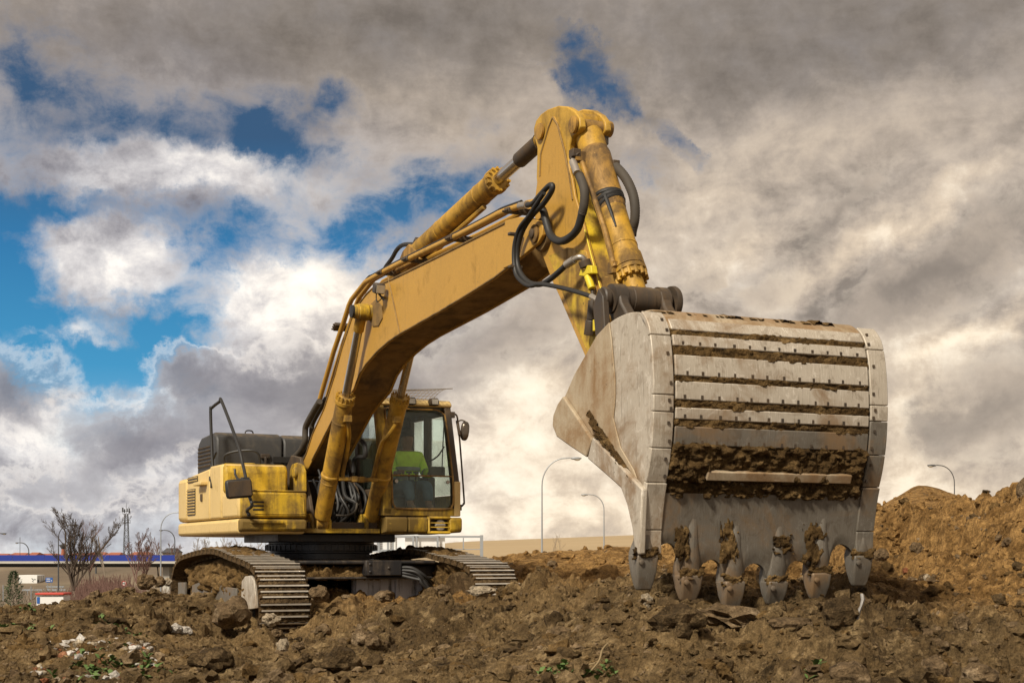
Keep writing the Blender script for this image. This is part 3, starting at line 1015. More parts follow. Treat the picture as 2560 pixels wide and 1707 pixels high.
for k in range(4):
    g = MB()
    a = [(1.5, 0.60, .98 - .035 * k), (1.60 + .03 * (k % 2), .72 + .03 * k, .97 - .05 * k), (1.64, .88 - .02 * k, .86 - .05 * (k % 3)), (1.5 + .04 * k, 1.02, .74 - .06 * k), (1.3, 1.10 - .02 * k, .52)]
    g.tube(spline(a, 6), 0.022, 8)
    g.build('travel_hose', M['rubber'], EX)
for k in range(2):
    g = MB()
    a = [(1.3, -1.12, .88 + .1 * k), (1.5, -1.0, .92 + .09 * k), (1.5, -.82, .99 + .05 * k), (1.3, -.70, .98 + .05 * k)]
    g.tube(spline(a, 6), 0.030, 8)
    g.build('travel_hose', M['rubber'], EX)
mud_sheet('mud_on_frame', EX, lambda a, b, h: Vector((1.30 + .12 * b + h * .5, -.75 + 1.1 * a, .82 + .15 * (1 - b) + h * .6)), 60, 16, 91, 0.12, 0.1, (6, 1.5), rag=0.8)

g = MB()
g.lathe((0, 0, 1.03), (0, 0, 1), [(0, .82), (.05, .82), (.06, .66), (.13, .66), (.14, .70), (.165, .70), (.17, .76), (.25, .76), (.26, .72), (.29, .72)], 56)
for k in range(56):
    w = 2 * math.pi * k / 56
    g.box((math.cos(w) * .745, math.sin(w) * .745, 1.235), (0.05, 0.03, 0.07), Matrix.Rotation(w, 3, 'Z'))
g.build('slewing_ring', M['undercarriage'], EX)
g = MB()
g.box((0.0, -0.05, 1.365), (1.7, 1.62, 0.105))
g.build('turntable_plate', M['undercarriage'], EX, bevel=0.01)

# ---------------------------------------------------------------- upper structure
up = empty('upper_structure', parent=EX)
g = MB()       # dark frame and inner walls between the right housing and the cab
g.box((-0.6, -0.06, 1.50), (3.4, 0.96, 0.14))
g.box((-.25, -.10, 1.85), (0.10, 0.98, 0.60))
g.prism([(-.5, 1.5), (.95, 1.5), (.75, 1.9), (.35, 2.45), (-.05, 2.5), (-.5, 2.2)], -.42, -.37)
g.prism([(-.5, 1.5), (.95, 1.5), (.75, 1.9), (.35, 2.45), (-.05, 2.5), (-.5, 2.2)], .26, .31)
g.build('frame', M['greasy'], up, bevel=0.01)
g = MB()
g.box((1.16, -.09, 1.455), (0.06, 1.02, 0.06))
g.build('frame_lip', M['yellow_worn'], up, bevel=0.006)
for s_ in (-.37, .37):
    g = MB()
    for d in (-.135, .095):
        g.prism([(.74, 1.44), (1.16, 1.44), (1.16, 1.58), (1.04, 1.68), (.88, 1.68), (.78, 1.6)], s_ + d, s_ + d + .04)
    g.rod((.97, s_ - .17, 1.55), (.97, s_ + .17, 1.55), .05, n=14)
    g.build('cylinder_bracket', M['yellow_worn'], up, bevel=0.006)

# boom-foot bracket beside the right housing
P_ = [tz(u, v, -.50) for u, v in ((723, 1226), (724, 1175), (730, 1160), (741, 1156), (752, 1162), (757, 1178), (758, 1228))]
g = MB()
g.prism(P_, -.50, -.45)
c_ = tz(738, 1181, -.52)
g.lathe((c_[0], -.55, c_[1]), (0, 1, 0), [(0, .055), (.02, .075), (.1, .075)], 16)
g.build('boom_foot_bracket', M['yellow_worn'], up, bevel=0.008)


def hull(name, mat, pts, z0, z1, bev, parent=up, dz=None):
    """vertical-walled body from a plan outline (x, y)"""
    g = MB()
    n = len(pts)
    vs = [(x, y, z0) for x, y in pts] + [(x, y, z1 if dz is None else z1 + dz(x, y)) for x, y in pts]
    fs = [tuple(range(n - 1, -1, -1)), tuple(range(n, 2 * n))] + [(i, (i + 1) % n, (i + 1) % n + n, i + n) for i in range(n)]
    g.add(vs, fs)
    return g.build(name, M[mat], parent, bevel=bev)


def arc_plan(x_front, y_in, y_out, x_rear_start=-2.35, R=3.25):
    """plan of the right housing: straight flank, then the round tail"""
    pts = [(x_front, y_in), (x_front, y_out + .06), (x_front - .06, y_out), (x_rear_start, y_out)]
    for k in range(1, 9):
        a = k / 8
        yv = y_out + (y_in - y_out) * a
        pts.append((-math.sqrt(max(R * R - yv * yv, 0)) + .35 * (1 - a) ** 3 + 0.0, yv))
    return pts


# skirt (lower belt) right side
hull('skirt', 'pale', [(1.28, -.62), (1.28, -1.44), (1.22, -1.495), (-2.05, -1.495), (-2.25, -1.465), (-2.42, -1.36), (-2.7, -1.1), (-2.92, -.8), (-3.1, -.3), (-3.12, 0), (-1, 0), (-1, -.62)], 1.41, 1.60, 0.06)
g = MB()
g.prism([(1.20, 1.425), (1.345, 1.45), (1.345, 1.585), (1.26, 1.60), (1.20, 1.60)], -1.49, -.62)
g.build('front_skirt', M['yellow_worn'], up, bevel=0.03)
g = MB()
s_a, z_a = sz(628, 1304, 1.36)
s_b, z_b = sz(708, 1308, 1.36)
g.box((1.36, (s_a + s_b) / 2, z_a), (0.04, s_b - s_a, 0.035))
g.build('step_lip', M['yellow_worn'], up, bevel=0.008)
# flank doors: tall panels in a paler yellow than the front
edges = [(1.16, .40), (.395, -.28), (-.285, -1.62), (-1.625, -2.05)]
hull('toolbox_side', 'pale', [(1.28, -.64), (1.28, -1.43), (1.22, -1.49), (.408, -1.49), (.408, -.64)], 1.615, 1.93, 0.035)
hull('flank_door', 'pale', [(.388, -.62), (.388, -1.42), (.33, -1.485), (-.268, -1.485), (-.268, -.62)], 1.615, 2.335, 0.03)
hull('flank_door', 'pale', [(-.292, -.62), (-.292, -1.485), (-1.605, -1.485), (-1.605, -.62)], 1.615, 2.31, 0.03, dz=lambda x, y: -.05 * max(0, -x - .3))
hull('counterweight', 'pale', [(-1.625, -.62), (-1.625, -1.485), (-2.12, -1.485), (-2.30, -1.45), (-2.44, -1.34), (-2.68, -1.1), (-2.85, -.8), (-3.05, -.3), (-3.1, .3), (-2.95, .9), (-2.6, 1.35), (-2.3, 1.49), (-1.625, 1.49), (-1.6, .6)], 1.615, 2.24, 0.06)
MB().box((-.62, -1.03, 1.90), (1.9, .84, .54)).build('inner_wall', M['black'], up)
# fuel tank (upper front box) and the tool box front, in stronger yellow
g = MB()
g.prism([(.30, 1.945), (.445, 1.945), (.43, 2.27), (.36, 2.345), (.25, 2.35)], -1.46, -.60)
g.build('fuel_tank', M['yellow'], up, bevel=0.045)
hull('toolbox', 'yellow', [(1.19, -.615), (1.315, -.615), (1.315, -1.40), (1.26, -1.47), (1.19, -1.47)], 1.615, 1.938, 0.028)
hull('toolbox_lid', 'yellow_worn', [(.44, -.62), (1.30, -.62), (1.30, -1.40), (1.24, -1.46), (.44, -1.46)], 1.942, 1.965, 0.01)
g = MB()
P_ = [sz(u, v, 1.318) for u, v in ((765, 1234), (765, 1284))]
g.tube(spline([(1.317, -.70, 1.90), (1.317, -.665, 1.87), (1.317, -.66, 1.70), (1.317, -.70, 1.665), (1.317, -1.30, 1.665)], 4), .006, 6)
g.build('pressed_edge', M['yellow'], up)
# vents
def vent(t0, t1, z0, z1, n, y=-1.487, lab=None):
    fr = MB()
    fr.box(((t0 + t1) / 2, y - .002, (z0 + z1) / 2), (t1 - t0, .012, z1 - z0))
    f = fr.build('vent', M['black'], up)
    for k in range(n):
        z = z0 + (k + .5) * (z1 - z0) / n
        g = MB()
        g.box(((t0 + t1) / 2, y - .012, z), (t1 - t0 - .02, .020, (z1 - z0) / n * .36), Matrix.Rotation(.5, 3, 'X'))
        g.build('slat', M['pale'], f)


vent(-1.55, -1.09, 1.70, 2.07, 9)
vent(-1.52, -.95, 2.16, 2.24, 2)
for k in range(3):
    s_a, z_a = sz(632, 1254 + 9.5 * k, 1.318)
    s_b, _ = sz(660, 1254 + 9.5 * k, 1.318)
    g = MB()
    g.box((1.314, (s_a + s_b) / 2, z_a), (0.012, s_b - s_a, 0.022))
    g.build('slot', M['black'], up, bevel=0.004)
g = MB()
g.box((-.72, -1.49, 1.93), (.10, .02, .10))
g.build('door_latch', M['greasy'], up, bevel=0.006)
g = MB()
g.box((-.62, -1.53, 2.115), (.42, .10, .05))
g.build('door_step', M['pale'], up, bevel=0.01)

# black engine hood
hd = empty('engine_hood', parent=up)
g = MB()
prof = [(-.62, 2.30), (-.62, 2.72), (-.67, 2.80), (-.80, 2.84), (-1.50, 2.81), (-1.66, 2.74), (-1.72, 2.60), (-1.72, 2.24)]
g.prism(prof, -1.31, -.36)
g.build('hood_shell', M['hood'], hd, bevel=0.035, label='black engine hood section nearest the corner')
g = MB()
g.prism([(-.625, 2.30), (-.63, 2.71), (-.68, 2.79), (-.80, 2.83), (-1.50, 2.80), (-1.66, 2.73), (-1.71, 2.60), (-1.71, 2.24)], -.352, 1.2)
g.build('hood_shell', M['hood'], hd, bevel=0.03)
fr = MB().box((-1.22, -1.312, 2.52), (.82, .012, .32)).build('hood_vent', M['black'], hd)
for k in range(6):
    g = MB()
    g.box((-1.22, -1.322, 2.39 + .052 * k), (.78, .02, .022), Matrix.Rotation(.5, 3, 'X'))
    g.build('slat', M['greasy'], hd)
g = MB()
g.tube(spline([(-1.2, -.75, 2.84), (-1.2, -.74, 2.90), (-1.2, -.69, 2.915), (-1.2, -.64, 2.90), (-1.2, -.63, 2.84)], 5), .010, 6)
g.build('lifting_eye', M['black'], hd)
g = MB()
s_a, z_a = sz(663, 1140, -.60)
g.box((-.60, s_a, z_a), (.03, .13, .06))
g.box((-.58, s_a, z_a - .06), (.03, .03, .10))
g.build('hood_latch', M['greasy'], hd, bevel=0.006)
g = MB()
s_a, z_a = sz(683, 1141, -.61)
s_b, z_b = sz(726, 1157, -.61)
g.box((-.612, (s_a + s_b) / 2, (z_a + z_b) / 2), (.02, s_b - s_a, z_a - z_b))
g.build('hood_slot', M['black'], hd)
g = MB()
g.lathe((-.35, -.92, 2.335), (0, 0, 1), [(0, .09), (.05, .09), (.06, .08)], 16)
g.build('filler_cap', M['yellow'], up)
g = MB()
g.tube(spline([(-.45, -1.22, 2.36), (-.42, -1.24, 2.50), (-.30, -1.05, 2.56), (-.2, -.85, 2.54), (-.22, -.8, 2.36)], 5), .016, 8)
g.build('tank_rail', M['black'], up)

# grab rail over the right housing, bent from one tube
ra = empty('grab_rail', parent=up)
rail_pts = [pt(534, 1192, -1.43), pt(531, 1150, -1.43), pt(526.5, 1030, -1.43), pt(530, 1019, -1.43), pt(549, 1004, -1.43), pt(555, 1005, -1.43), pt(595, 1111, -1.43),
            pt(607, 1160, -1.43), pt(614, 1192, -1.45), pt(622, 1235, -1.46), pt(630, 1262, -1.46), Vector((1.43, -1.43, 1.70)), Vector((1.42, -1.40, 1.645)), Vector((1.30, -1.38, 1.64))]
g = MB()
g.tube(spline(rail_pts, 5), .021, 10)
g.build('rail_tube', M['black'], ra)
g = MB()
g.tube([pt(541, 1130, -1.40), pt(528, 1160, -1.43), pt(528, 1218, -1.5)], .014, 8)
g.box(pt(528, 1196, -1.46), (.05, .05, .06))
g.build('rail_foot', M['black'], ra)
# mirror on the front leg
mc = pt(597, 1221, -1.62)
R_ = Matrix.Rotation(.10, 3, 'X')
g = MB()
g.box(mc, (.09, .335, .235), R_)
mo = g.build('mirror_housing', M['black'], ra, bevel=0.04)
MB().box(mc + Vector((.047, 0, 0)), (.010, .29, .19), R_).build('mirror_back', M['greasy'], mo, bevel=0.004)
g = MB()
jp = pt(613, 1200, -1.47)
g.box(jp, (.09, .09, .075))
g.tube([jp, pt(594, 1197, -1.52), pt(588, 1185, -1.52), pt(587, 1172, -1.52)], .016, 8)
g.tube([jp, mc + Vector((0, .05, .10))], .016, 8)
g.build('mirror_clamp', M['black'], ra, bevel=0.01)

# ---------------------------------------------------------------- cab
cab = empty('cab', parent=EX)
CS0, CS1 = .40, 1.49


def cf(z):                       # x of the windscreen plane at height z
    return 1.36 if z < 2.1 else 1.36 - (z - 2.1) * .30


def front_frame(poly, th, name, mat, bev=0.006, off=0.0):
    """a piece of the raked front, outline in (y, z)"""
    g = MB()
    n = len(poly)
    vs = [(cf(z) + off, s, z) for s, z in poly] + [(cf(z) + off - th, s, z) for s, z in poly]
    fs = [tuple(range(n)), tuple(range(2 * n - 1, n - 1, -1))] + [(i, (i + 1) % n, (i + 1) % n + n, i + n) for i in range(n)]
    g.add(vs, fs)
    return g.build(name, M[mat], cab, bevel=bev)


# corner pillars
for s0_, s1_, mt in ((CS0, CS0 + .13, 'yellow_worn'), (CS1 - .10, CS1, 'greasy')):
    g = MB()
    g.prism([(1.24, 1.66), (1.36, 1.66), (1.36, 2.1), (1.045, 3.15), (.93, 3.15), (1.24, 2.06)], s0_, s1_)
    g.build('front_pillar', M[mt], cab, bevel=0.02)
g = MB()
g.prism([(1.24, 1.655), (1.37, 1.655), (1.37, 2.12), (1.25, 2.12)], CS1 - .085, CS1 + .008)
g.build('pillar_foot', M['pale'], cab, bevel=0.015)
for s0_, s1_ in ((CS0, CS0 + .08), (CS1 - .08, CS1)):
    g = MB()
    g.box((.30, (s0_ + s1_) / 2, 2.42), (.14, s1_ - s0_, 1.42))
    g.box((-.38, (s0_ + s1_) / 2, 2.42), (.16, s1_ - s0_, 1.42))
    g.box((.4, (s0_ + s1_) / 2, 3.09), (1.3, s1_ - s0_, .12))
    g.build('side_frame', M['greasy'], cab, bevel=0.015)
g = MB()
g.box((.44, CS0 + .03, 1.84), (1.60, .06, .36))
g.build('side_panel', M['greasy'], cab, bevel=0.01)
g = MB()
g.box((.44, CS1 - .03, 1.80), (1.60, .06, .28))
g.build('door_panel', M['yellow'], cab, bevel=0.01)
g = MB()
g.box((-.42, .945, 2.1), (.06, 1.06, .92))
g.box((-.42, .62, 2.85), (.06, .42, .60))
g.box((-.42, 1.37, 2.85), (.06, .20, .60))
g.build('rear_wall', M['interior'], cab)
MB().box((.45, .945, 1.70), (1.70, 1.07, .08)).build('floor', M['interior'], cab)
g = MB()
g.prism([(-.46, 3.13), (1.06, 3.13), (1.07, 3.17), (1.0, 3.225), (.6, 3.25), (-.2, 3.25), (-.46, 3.21)], CS0 - .01, CS1 + .01)
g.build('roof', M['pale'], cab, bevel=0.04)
MB().box((.3, .945, 3.115), (1.4, 1.04, .03)).build('ceiling', M['interior'], cab)
# glass
front_frame([(CS0 + .13, 2.20), (CS1 - .10, 2.20), (CS1 - .10, 3.02), (CS1 - .16, 3.09), (CS0 + .13, 3.09)], .012, 'windscreen', 'glass', 0, -.03)
front_frame([(CS0 + .16, 1.76), (CS1 - .18, 1.76), (CS1 - .10, 1.84), (CS1 - .10, 2.18), (CS0 + .13, 2.18), (CS0 + .13, 1.80)], .012, 'lower_window', 'glass', 0, -.02)
g = MB()
g.prism([(.38, 2.04), (1.22, 2.04), (1.22, 2.2), (.98, 3.02), (.38, 3.02)], CS0 + .03, CS0 + .036)
g.prism([(-.29, 2.04), (.22, 2.04), (.22, 3.02), (-.29, 3.02)], CS0 + .03, CS0 + .036)
g.build('side_window', M['glass'], cab)
g = MB()
g.prism([(.38, 1.95), (1.22, 1.95), (1.22, 2.2), (.98, 3.02), (.38, 3.02)], CS1 - .04, CS1 - .034)
g.prism([(-.29, 1.95), (.22, 1.95), (.22, 3.02), (-.29, 3.02)], CS1 - .04, CS1 - .034)
g.build('door_window', M['glass_clear'], cab)
MB().box((-.42, 1.05, 2.85), (.008, .44, .58)).build('rear_window', M['glass_clear'], cab)
# seals, bar, lower front
front_frame([(CS0 + .10, 2.178), (CS1 - .08, 2.178), (CS1 - .08, 2.198), (CS0 + .10, 2.198)], .03, 'window_bar', 'cyl_mud', 0.004, .004)
g = MB()
loop = [(CS0 + .13, 2.19), (CS0 + .13, 1.86), (CS0 + .16, 1.78), (CS0 + .24, 1.75), (CS1 - .2, 1.75), (CS1 - .12, 1.79), (CS1 - .095, 1.88), (CS1 - .095, 2.19)]
g.tube(spline([(cf(z) + .004, s, z) for s, z in loop], 5), .014, 6)
loop = [(CS0 + .13, 2.19), (CS0 + .13, 3.0), (CS0 + .15, 3.085), (CS0 + .3, 3.09), (CS1 - .4, 3.09), (CS1 - .22, 3.09), (CS1 - .13, 3.04), (CS1 - .10, 2.94), (CS1 - .095, 2.19)]
g.tube(spline([(cf(z) + .004, s, z) for s, z in loop], 5), .012, 6)
g.build('window_seal', M['cyl_mud'], cab)
front_frame([(CS0, 1.655), (CS1, 1.655), (CS1, 1.755), (CS0, 1.755)], .10, 'front_sill', 'yellow_worn', 0.01)
for s_ in (CS0 + .19, CS1 - .17):
    g = MB()
    g.lathe((1.345, s_, 2.11), (1, 0, 0), [(0, .028), (.012, .024)], 12)
    g.build('glass_knob', M['steel'], cab)
# skirt under the cab with the headlamp
sa, za = sz(966, 1292, 1.40)
hl0, hz0 = sz(1079, 1297, 1.40)
hl1, hz1 = sz(1123, 1327, 1.40)
zb = 1.42
for nm, a, b_ in (('cab_skirt', sa, sz(1021, 1300, 1.40)[0] - .006), ('cab_skirt', sz(1021, 1300, 1.40)[0] + .006, hl0 - .05)):
    g = MB()
    g.prism([(1.20, zb), (1.38, zb + .02), (1.40, zb + .06), (1.40, 1.62), (1.36, 1.64), (1.20, 1.64)], a, b_)
    g.build(nm, M['yellow_worn'], cab, bevel=0.012)
g = MB()
g.prism([(.2, zb), (1.37, zb + .02), (1.40, zb + .06), (1.40, 1.62), (1.36, 1.64), (.2, 1.64)], hl1 + .01, CS1 + .02)
g.box((1.33, (hl0 + hl1) / 2 - .01, hz1 - .02), (.14, hl1 - hl0 + .08, .04))
g.box((1.33, (hl0 + hl1) / 2 - .01, hz0 + .02), (.14, hl1 - hl0 + .08, .04))
g.box((1.34, hl0 - .03, (hz0 + hz1) / 2), (.12, .04, hz0 - hz1 + .08))
g.build('cab_skirt', M['yellow'], cab, bevel=0.02, label='cab skirt corner with the headlamp opening')
MB().box((-.5, .92, 1.53), (1.9, 1.1, .20)).build('cab_floor_frame', M['yellow'], cab, bevel=0.02)
g = MB()
g.box((1.28, (hl0 + hl1) / 2, (hz0 + hz1) / 2), (.02, hl1 - hl0 + .06, hz0 - hz1 + .04))
hl = g.build('headlamp_recess', M['greasy'], cab)
g = MB()
g.lathe((1.29, (hl0 + hl1) / 2 + .02, (hz0 + hz1) / 2), (1, 0, 0), [(0, .05), (.05, .075), (.065, .07), (.072, .04)], 18)
g.build('headlamp', M['lamp_glass'], hl)
g = MB()
for z_ in (hz0 - .05, hz1 + .05):
    g.rod((1.385, hl0 - .02, z_), (1.385, hl1 + .02, z_), .008, n=6)
g.build('lamp_guard', M['yellow'], hl)
# roof lamps, wire visor
for (u, v, nm) in ((1083, 1005, 'work_lamp'), (1026, 1003, 'work_lamp')):
    s_, z_ = sz(u, v, 1.08)
    g = MB()
    g.ext([(1.03, s_ - .055, z_ - .05), (1.03, s_ + .055, z_ - .05), (1.03, s_ + .065, z_), (1.03, s_ + .045, z_ + .05), (1.03, s_ - .045, z_ + .05), (1.03, s_ - .065, z_)], (.12, 0, 0))
    w = g.build(nm, M['greasy'], cab, bevel=0.012)
    MB().box((1.153, s_, z_), (.006, .085, .07)).build('lens', M['lamp_glass'], w)
g = MB()
for i in range(19):
    s_ = .42 + i * 1.02 / 18
    g.tube([(.50 + .10 * k, s_, 3.27 + .05 * math.sin(k / 7 * 3.14) + .012 * i / 18 * k + .02) for k in range(8)], .0045, 4)
for k in range(8):
    g.tube([(.50 + .10 * k, .42 + i * 1.02 / 18, 3.27 + .05 * math.sin(k / 7 * 3.14) + .012 * i / 18 * k + .02) for i in range(19)], .0045, 4)
g.tube([(1.2, .42, 3.29), (1.2, .9, 3.33), (1.2, 1.45, 3.375)], .007, 5)
g.tube([(.5, .42, 3.29), (.5, .9, 3.29), (.5, 1.44, 3.29)], .007, 5)
g.build('wire_visor', M['steel'], cab)
# mirror on the door side
mi = empty('side_mirror', parent=cab)
g = MB()
mp = [pt(1131, 1035, 1.50), pt(1138, 1035, 1.55), pt(1143, 1042, 1.58), pt(1145, 1060, 1.58), pt(1150, 1110, 1.58), pt(1160, 1245, 1.58), pt(1159, 1258, 1.57), pt(1155, 1264, 1.54), pt(1148, 1268, 1.50)]
g.tube(spline(mp, 4), .013, 8)
g.tube(spline([pt(1144, 1054, 1.58), pt(1153, 1050, 1.62), pt(1163, 1053, 1.66)], 4), .010, 6)
g.box(pt(1131, 1037, 1.49), (.06, .05, .08))
g.box(pt(1148, 1268, 1.49), (.06, .05, .08))
g.rod(pt(1143, 1052, 1.58), pt(1149, 1088, 1.58), .022, n=8)
g.build('mirror_arm', M['greasy'], mi)
g = MB()
c_ = pt(1162, 1077, 1.68)
V, Fc = ico(3)
g.add([c_ + Matrix.Rotation(-.12, 3, 'X') @ Vector((p.x * .035, math.copysign(abs(p.y) ** .75, p.y) * .063, math.copysign(abs(p.z) ** .75, p.z) * .132)) for p in V], Fc)
g.build('mirror_housing', M['greasy'], mi)
g = MB()
g.add([c_ + Vector((.012, 0, 0)) + Matrix.Rotation(-.12, 3, 'X') @ Vector((p.x * .028, math.copysign(abs(p.y) ** .75, p.y) * .052, math.copysign(abs(p.z) ** .75, p.z) * .118)) for p in V], Fc)
g.build('mirror_glass', M['mirror'], mi)
# interior
seat = empty('seat', parent=cab)
MB().box((.25, .98, 1.98), (.5, .5, .12)).build('cushion', M['interior'], seat, bevel=0.04)
MB().box((.02, .98, 2.36), (.12, .48, .68), Matrix.Rotation(-.12, 3, 'Y')).build('backrest', M['interior'], seat, bevel=0.04)
for s_ in (.62, 1.33):
    g = MB()
    g.box((.45, s_, 1.98), (.55, .14, .46))
    g.build('console', M['interior'], cab, bevel=0.03)
for s_, lean in ((.93, -.03), (1.03, .03)):
    g = MB()
    g.tube([(.85, s_ + lean, 1.74), (.90, s_, 1.98), (.93, s_, 2.24)], .011, 6)
    g.box((.93, s_, 2.25), (.03, .07, .025))
    g.build('lever', M['black'], cab)
g = MB()
g.tube([(.62, 1.33, 2.2), (.68, 1.32, 2.36)], .013, 6)
g.build('joystick', M['black'], cab)
g = MB()
g.box((.98, 1.31, 2.27), (.10, .22, .13))
g.build('monitor', M['interior'], cab, bevel=0.02)
g = MB()
g.tube(spline([(1.10, 1.37, 2.60), (1.0, 1.32, 2.48), (.92, 1.25, 2.42), (.9, 1.18, 2.41)], 5), .011, 6)
g.tube([(1.12, 1.36, 2.95), (1.20, 1.30, 2.4), (1.22, 1.29, 2.24)], .008, 6)
g.build('wiper', M['black'], cab)

# ---------------------------------------------------------------- operator
OP = empty('person', (CX, CY, 0), math.atan2(fy, fx))
tag(OP, 'excavator driver in a lime high-visibility jacket seated behind the cab glass', 'person')


def skin_mesh(name, verts, edges, radii, mat, parent, sub=2):
    me = bpy.data.meshes.new(name)
    me.from_pydata(verts, edges, [])
    o = bpy.data.objects.new(name, me)
    COL.objects.link(o)
    md = o.modifiers.new('skin', 'SKIN')
    md.use_smooth_shade = True
    lay = me.skin_vertices[0] if me.skin_vertices else None
    if lay is None:
        bm = bmesh.new()
        bm.from_mesh(me)
        bm.verts.layers.skin.verify()
        bm.to_mesh(me)
        bm.free()
        lay = me.skin_vertices[0]
    for i, r in enumerate(radii):
        lay.data[i].radius = (r, r) if isinstance(r, (int, float)) else r
    lay.data[0].use_root = True
    sd = o.modifiers.new('sub', 'SUBSURF')
    sd.levels = sd.render_levels = sub
    me.materials.append(mat)
    o.parent = parent
    return o


ox, oy = .54, 1.03
# body: trousers-coloured legs and hips are clothing; the figure itself is one skin surface
B = [(ox, oy, 2.04), (ox, oy, 2.20), (ox + .01, oy, 2.38), (ox + .02, oy, 2.50), (ox + .03, oy, 2.58), (ox + .05, oy, 2.66), (ox + .06, oy, 2.76), (ox + .05, oy, 2.83),
     (ox + .0, oy + .19, 2.49), (ox + .08, oy + .24, 2.26), (ox + .30, oy + .25, 2.24), (ox + .40, oy + .24, 2.25),
     (ox + .0, oy - .19, 2.49), (ox + .08, oy - .24, 2.26), (ox + .30, oy - .25, 2.24), (ox + .40, oy - .24, 2.25),
     (ox + .05, oy + .10, 2.06), (ox + .45, oy + .14, 2.08), (ox + .52, oy + .13, 1.80), (ox + .66, oy + .13, 1.76),
     (ox + .05, oy - .10, 2.06), (ox + .45, oy - .14, 2.08), (ox + .52, oy - .13, 1.80), (ox + .66, oy - .13, 1.76)]
E_ = [(0, 1), (1, 2), (2, 3), (3, 4), (4, 5), (5, 6), (6, 7), (3, 8), (8, 9), (9, 10), (10, 11), (3, 12), (12, 13), (13, 14), (14, 15), (0, 16), (16, 17), (17, 18), (18, 19), (0, 20), (20, 21), (21, 22), (22, 23)]
R_ = [.13, .13, .13, .11, .055, .085, .095, .06, .062, .045, .035, .038, .062, .045, .035, .038, .085, .065, .05, .04, .085, .065, .05, .04]
skin_mesh('body', B, E_, R_, M['skin'], OP)
J = [(ox, oy, 2.08), (ox, oy, 2.22), (ox + .01, oy, 2.38), (ox + .02, oy, 2.50), (ox + .03, oy, 2.565),
     (ox + .0, oy + .19, 2.49), (ox + .08, oy + .25, 2.26), (ox + .28, oy + .255, 2.24), (ox + .0, oy - .19, 2.49), (ox + .08, oy - .25, 2.26), (ox + .28, oy - .255, 2.24)]
skin_mesh('hivis_jacket', J, [(0, 1), (1, 2), (2, 3), (3, 4), (3, 5), (5, 6), (6, 7), (3, 8), (8, 9), (9, 10)],
          [(.17, .19), (.165, .19), (.165, .2), (.14, .16), .085, .085, .072, .055, .085, .072, .055], M['hivis'], OP)
Lg = [(ox, oy, 2.05), (ox + .05, oy + .10, 2.06), (ox + .45, oy + .14, 2.08), (ox + .52, oy + .13, 1.84), (ox + .05, oy - .10, 2.06), (ox + .45, oy - .14, 2.08), (ox + .52, oy - .13, 1.84)]
skin_mesh('trousers', Lg, [(0, 1), (1, 2), (2, 3), (0, 4), (4, 5), (5, 6)], [.14, .10, .085, .07, .10, .085, .07], M['denim'], OP)
g = MB()
g.lump((ox + .035, oy, 2.80), (.115, .10, .105), 3, 3, .10, 2)
g.build('hair', M['hair'], OP)
g = MB()
for z_, r_ in ((2.16, .197), (2.29, .197)):
    g.lathe((ox + .005, oy, z_), (0, 0, 1), [(0, r_ + .004), (.05, r_ + .004)], 24, cap=False)
for s_ in (-1, 1):
    g.lathe((ox + .14, oy + s_ * .253, 2.252), (1, 0, -.08), [(0, .080), (.045, .078)], 16, cap=False)
g.build('reflective_tape', M['reflect'], OP)
g = MB()
for s_ in (-1, 1):
    base = Vector((ox + .40, oy + s_ * .24, 2.25))
    for k in range(4):
        o0 = base + Vector((.01, (k - 1.5) * .020, .012))
        g.tube(spline([o0, o0 + Vector((.045, 0, .012)), o0 + Vector((.07, 0, -.012)), o0 + Vector((.058, 0, -.036))], 3), [.010, .010, .010, .0095, .0095, .009, .009, .0085, .008, .007], 6)
    t0 = base + Vector((-.01, -s_ * .035, .0))
    g.tube(spline([t0, t0 + Vector((.04, -s_ * .012, -.006)), t0 + Vector((.062, s_ * .006, -.022))], 3), [.012, .012, .011, .0105, .010, .009, .008], 6)
g.build('fingers', M['skin'], OP)

# ---------------------------------------------------------------- boom
BW = .25
bo = empty('boom', parent=EX)
top = [(742, 1178), (754, 1158), (767, 1129), (783, 1079), (811, 1018), (838, 933), (855, 869), (880, 793), (900, 754), (916, 733), (930, 719), (956, 706), (981, 695), (1079, 647), (1169, 602), (1272, 550)]
bot = [(1278, 664), (1236, 697), (1113, 773), (1001, 836), (970, 857), (944, 880), (916, 911), (900, 936), (885, 975), (842, 1030), (806, 1102), (780, 1152), (762, 1188), (752, 1194)]
outline = [tz(u, v, -BW) for u, v in top + bot]
# the side plates (their outline), and the box between them slightly inside
g = MB()
g.prism(outline, -BW, -BW + .025)
g.build('side_plate', M['boom'], bo, bevel=0.006)
g = MB()
g.prism(outline, BW - .025, BW)
g.build('side_plate', M['boom'], bo, bevel=0.006)
nt = len(top)


def inset(poly, d):
    n = len(poly)
    out = []
    area = sum(poly[i][0] * poly[(i + 1) % n][1] - poly[(i + 1) % n][0] * poly[i][1] for i in range(n))
    sg = 1 if area > 0 else -1
    for i in range(n):
        a, b, c = Vector(poly[i - 1]), Vector(poly[i]), Vector(poly[(i + 1) % n])
        e1, e2 = (b - a).normalized(), (c - b).normalized()
        n1, n2 = Vector((-e1.y, e1.x)) * sg, Vector((-e2.y, e2.x)) * sg
        nn = (n1 + n2)
        nn = nn / max(nn.length_squared * .5, .3)
        out.append((b.x + nn.x * d, b.y + nn.y * d))
    return out


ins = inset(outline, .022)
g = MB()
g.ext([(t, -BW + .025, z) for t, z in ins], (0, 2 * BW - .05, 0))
g.build('underside_plate', M['boom_under'], bo)
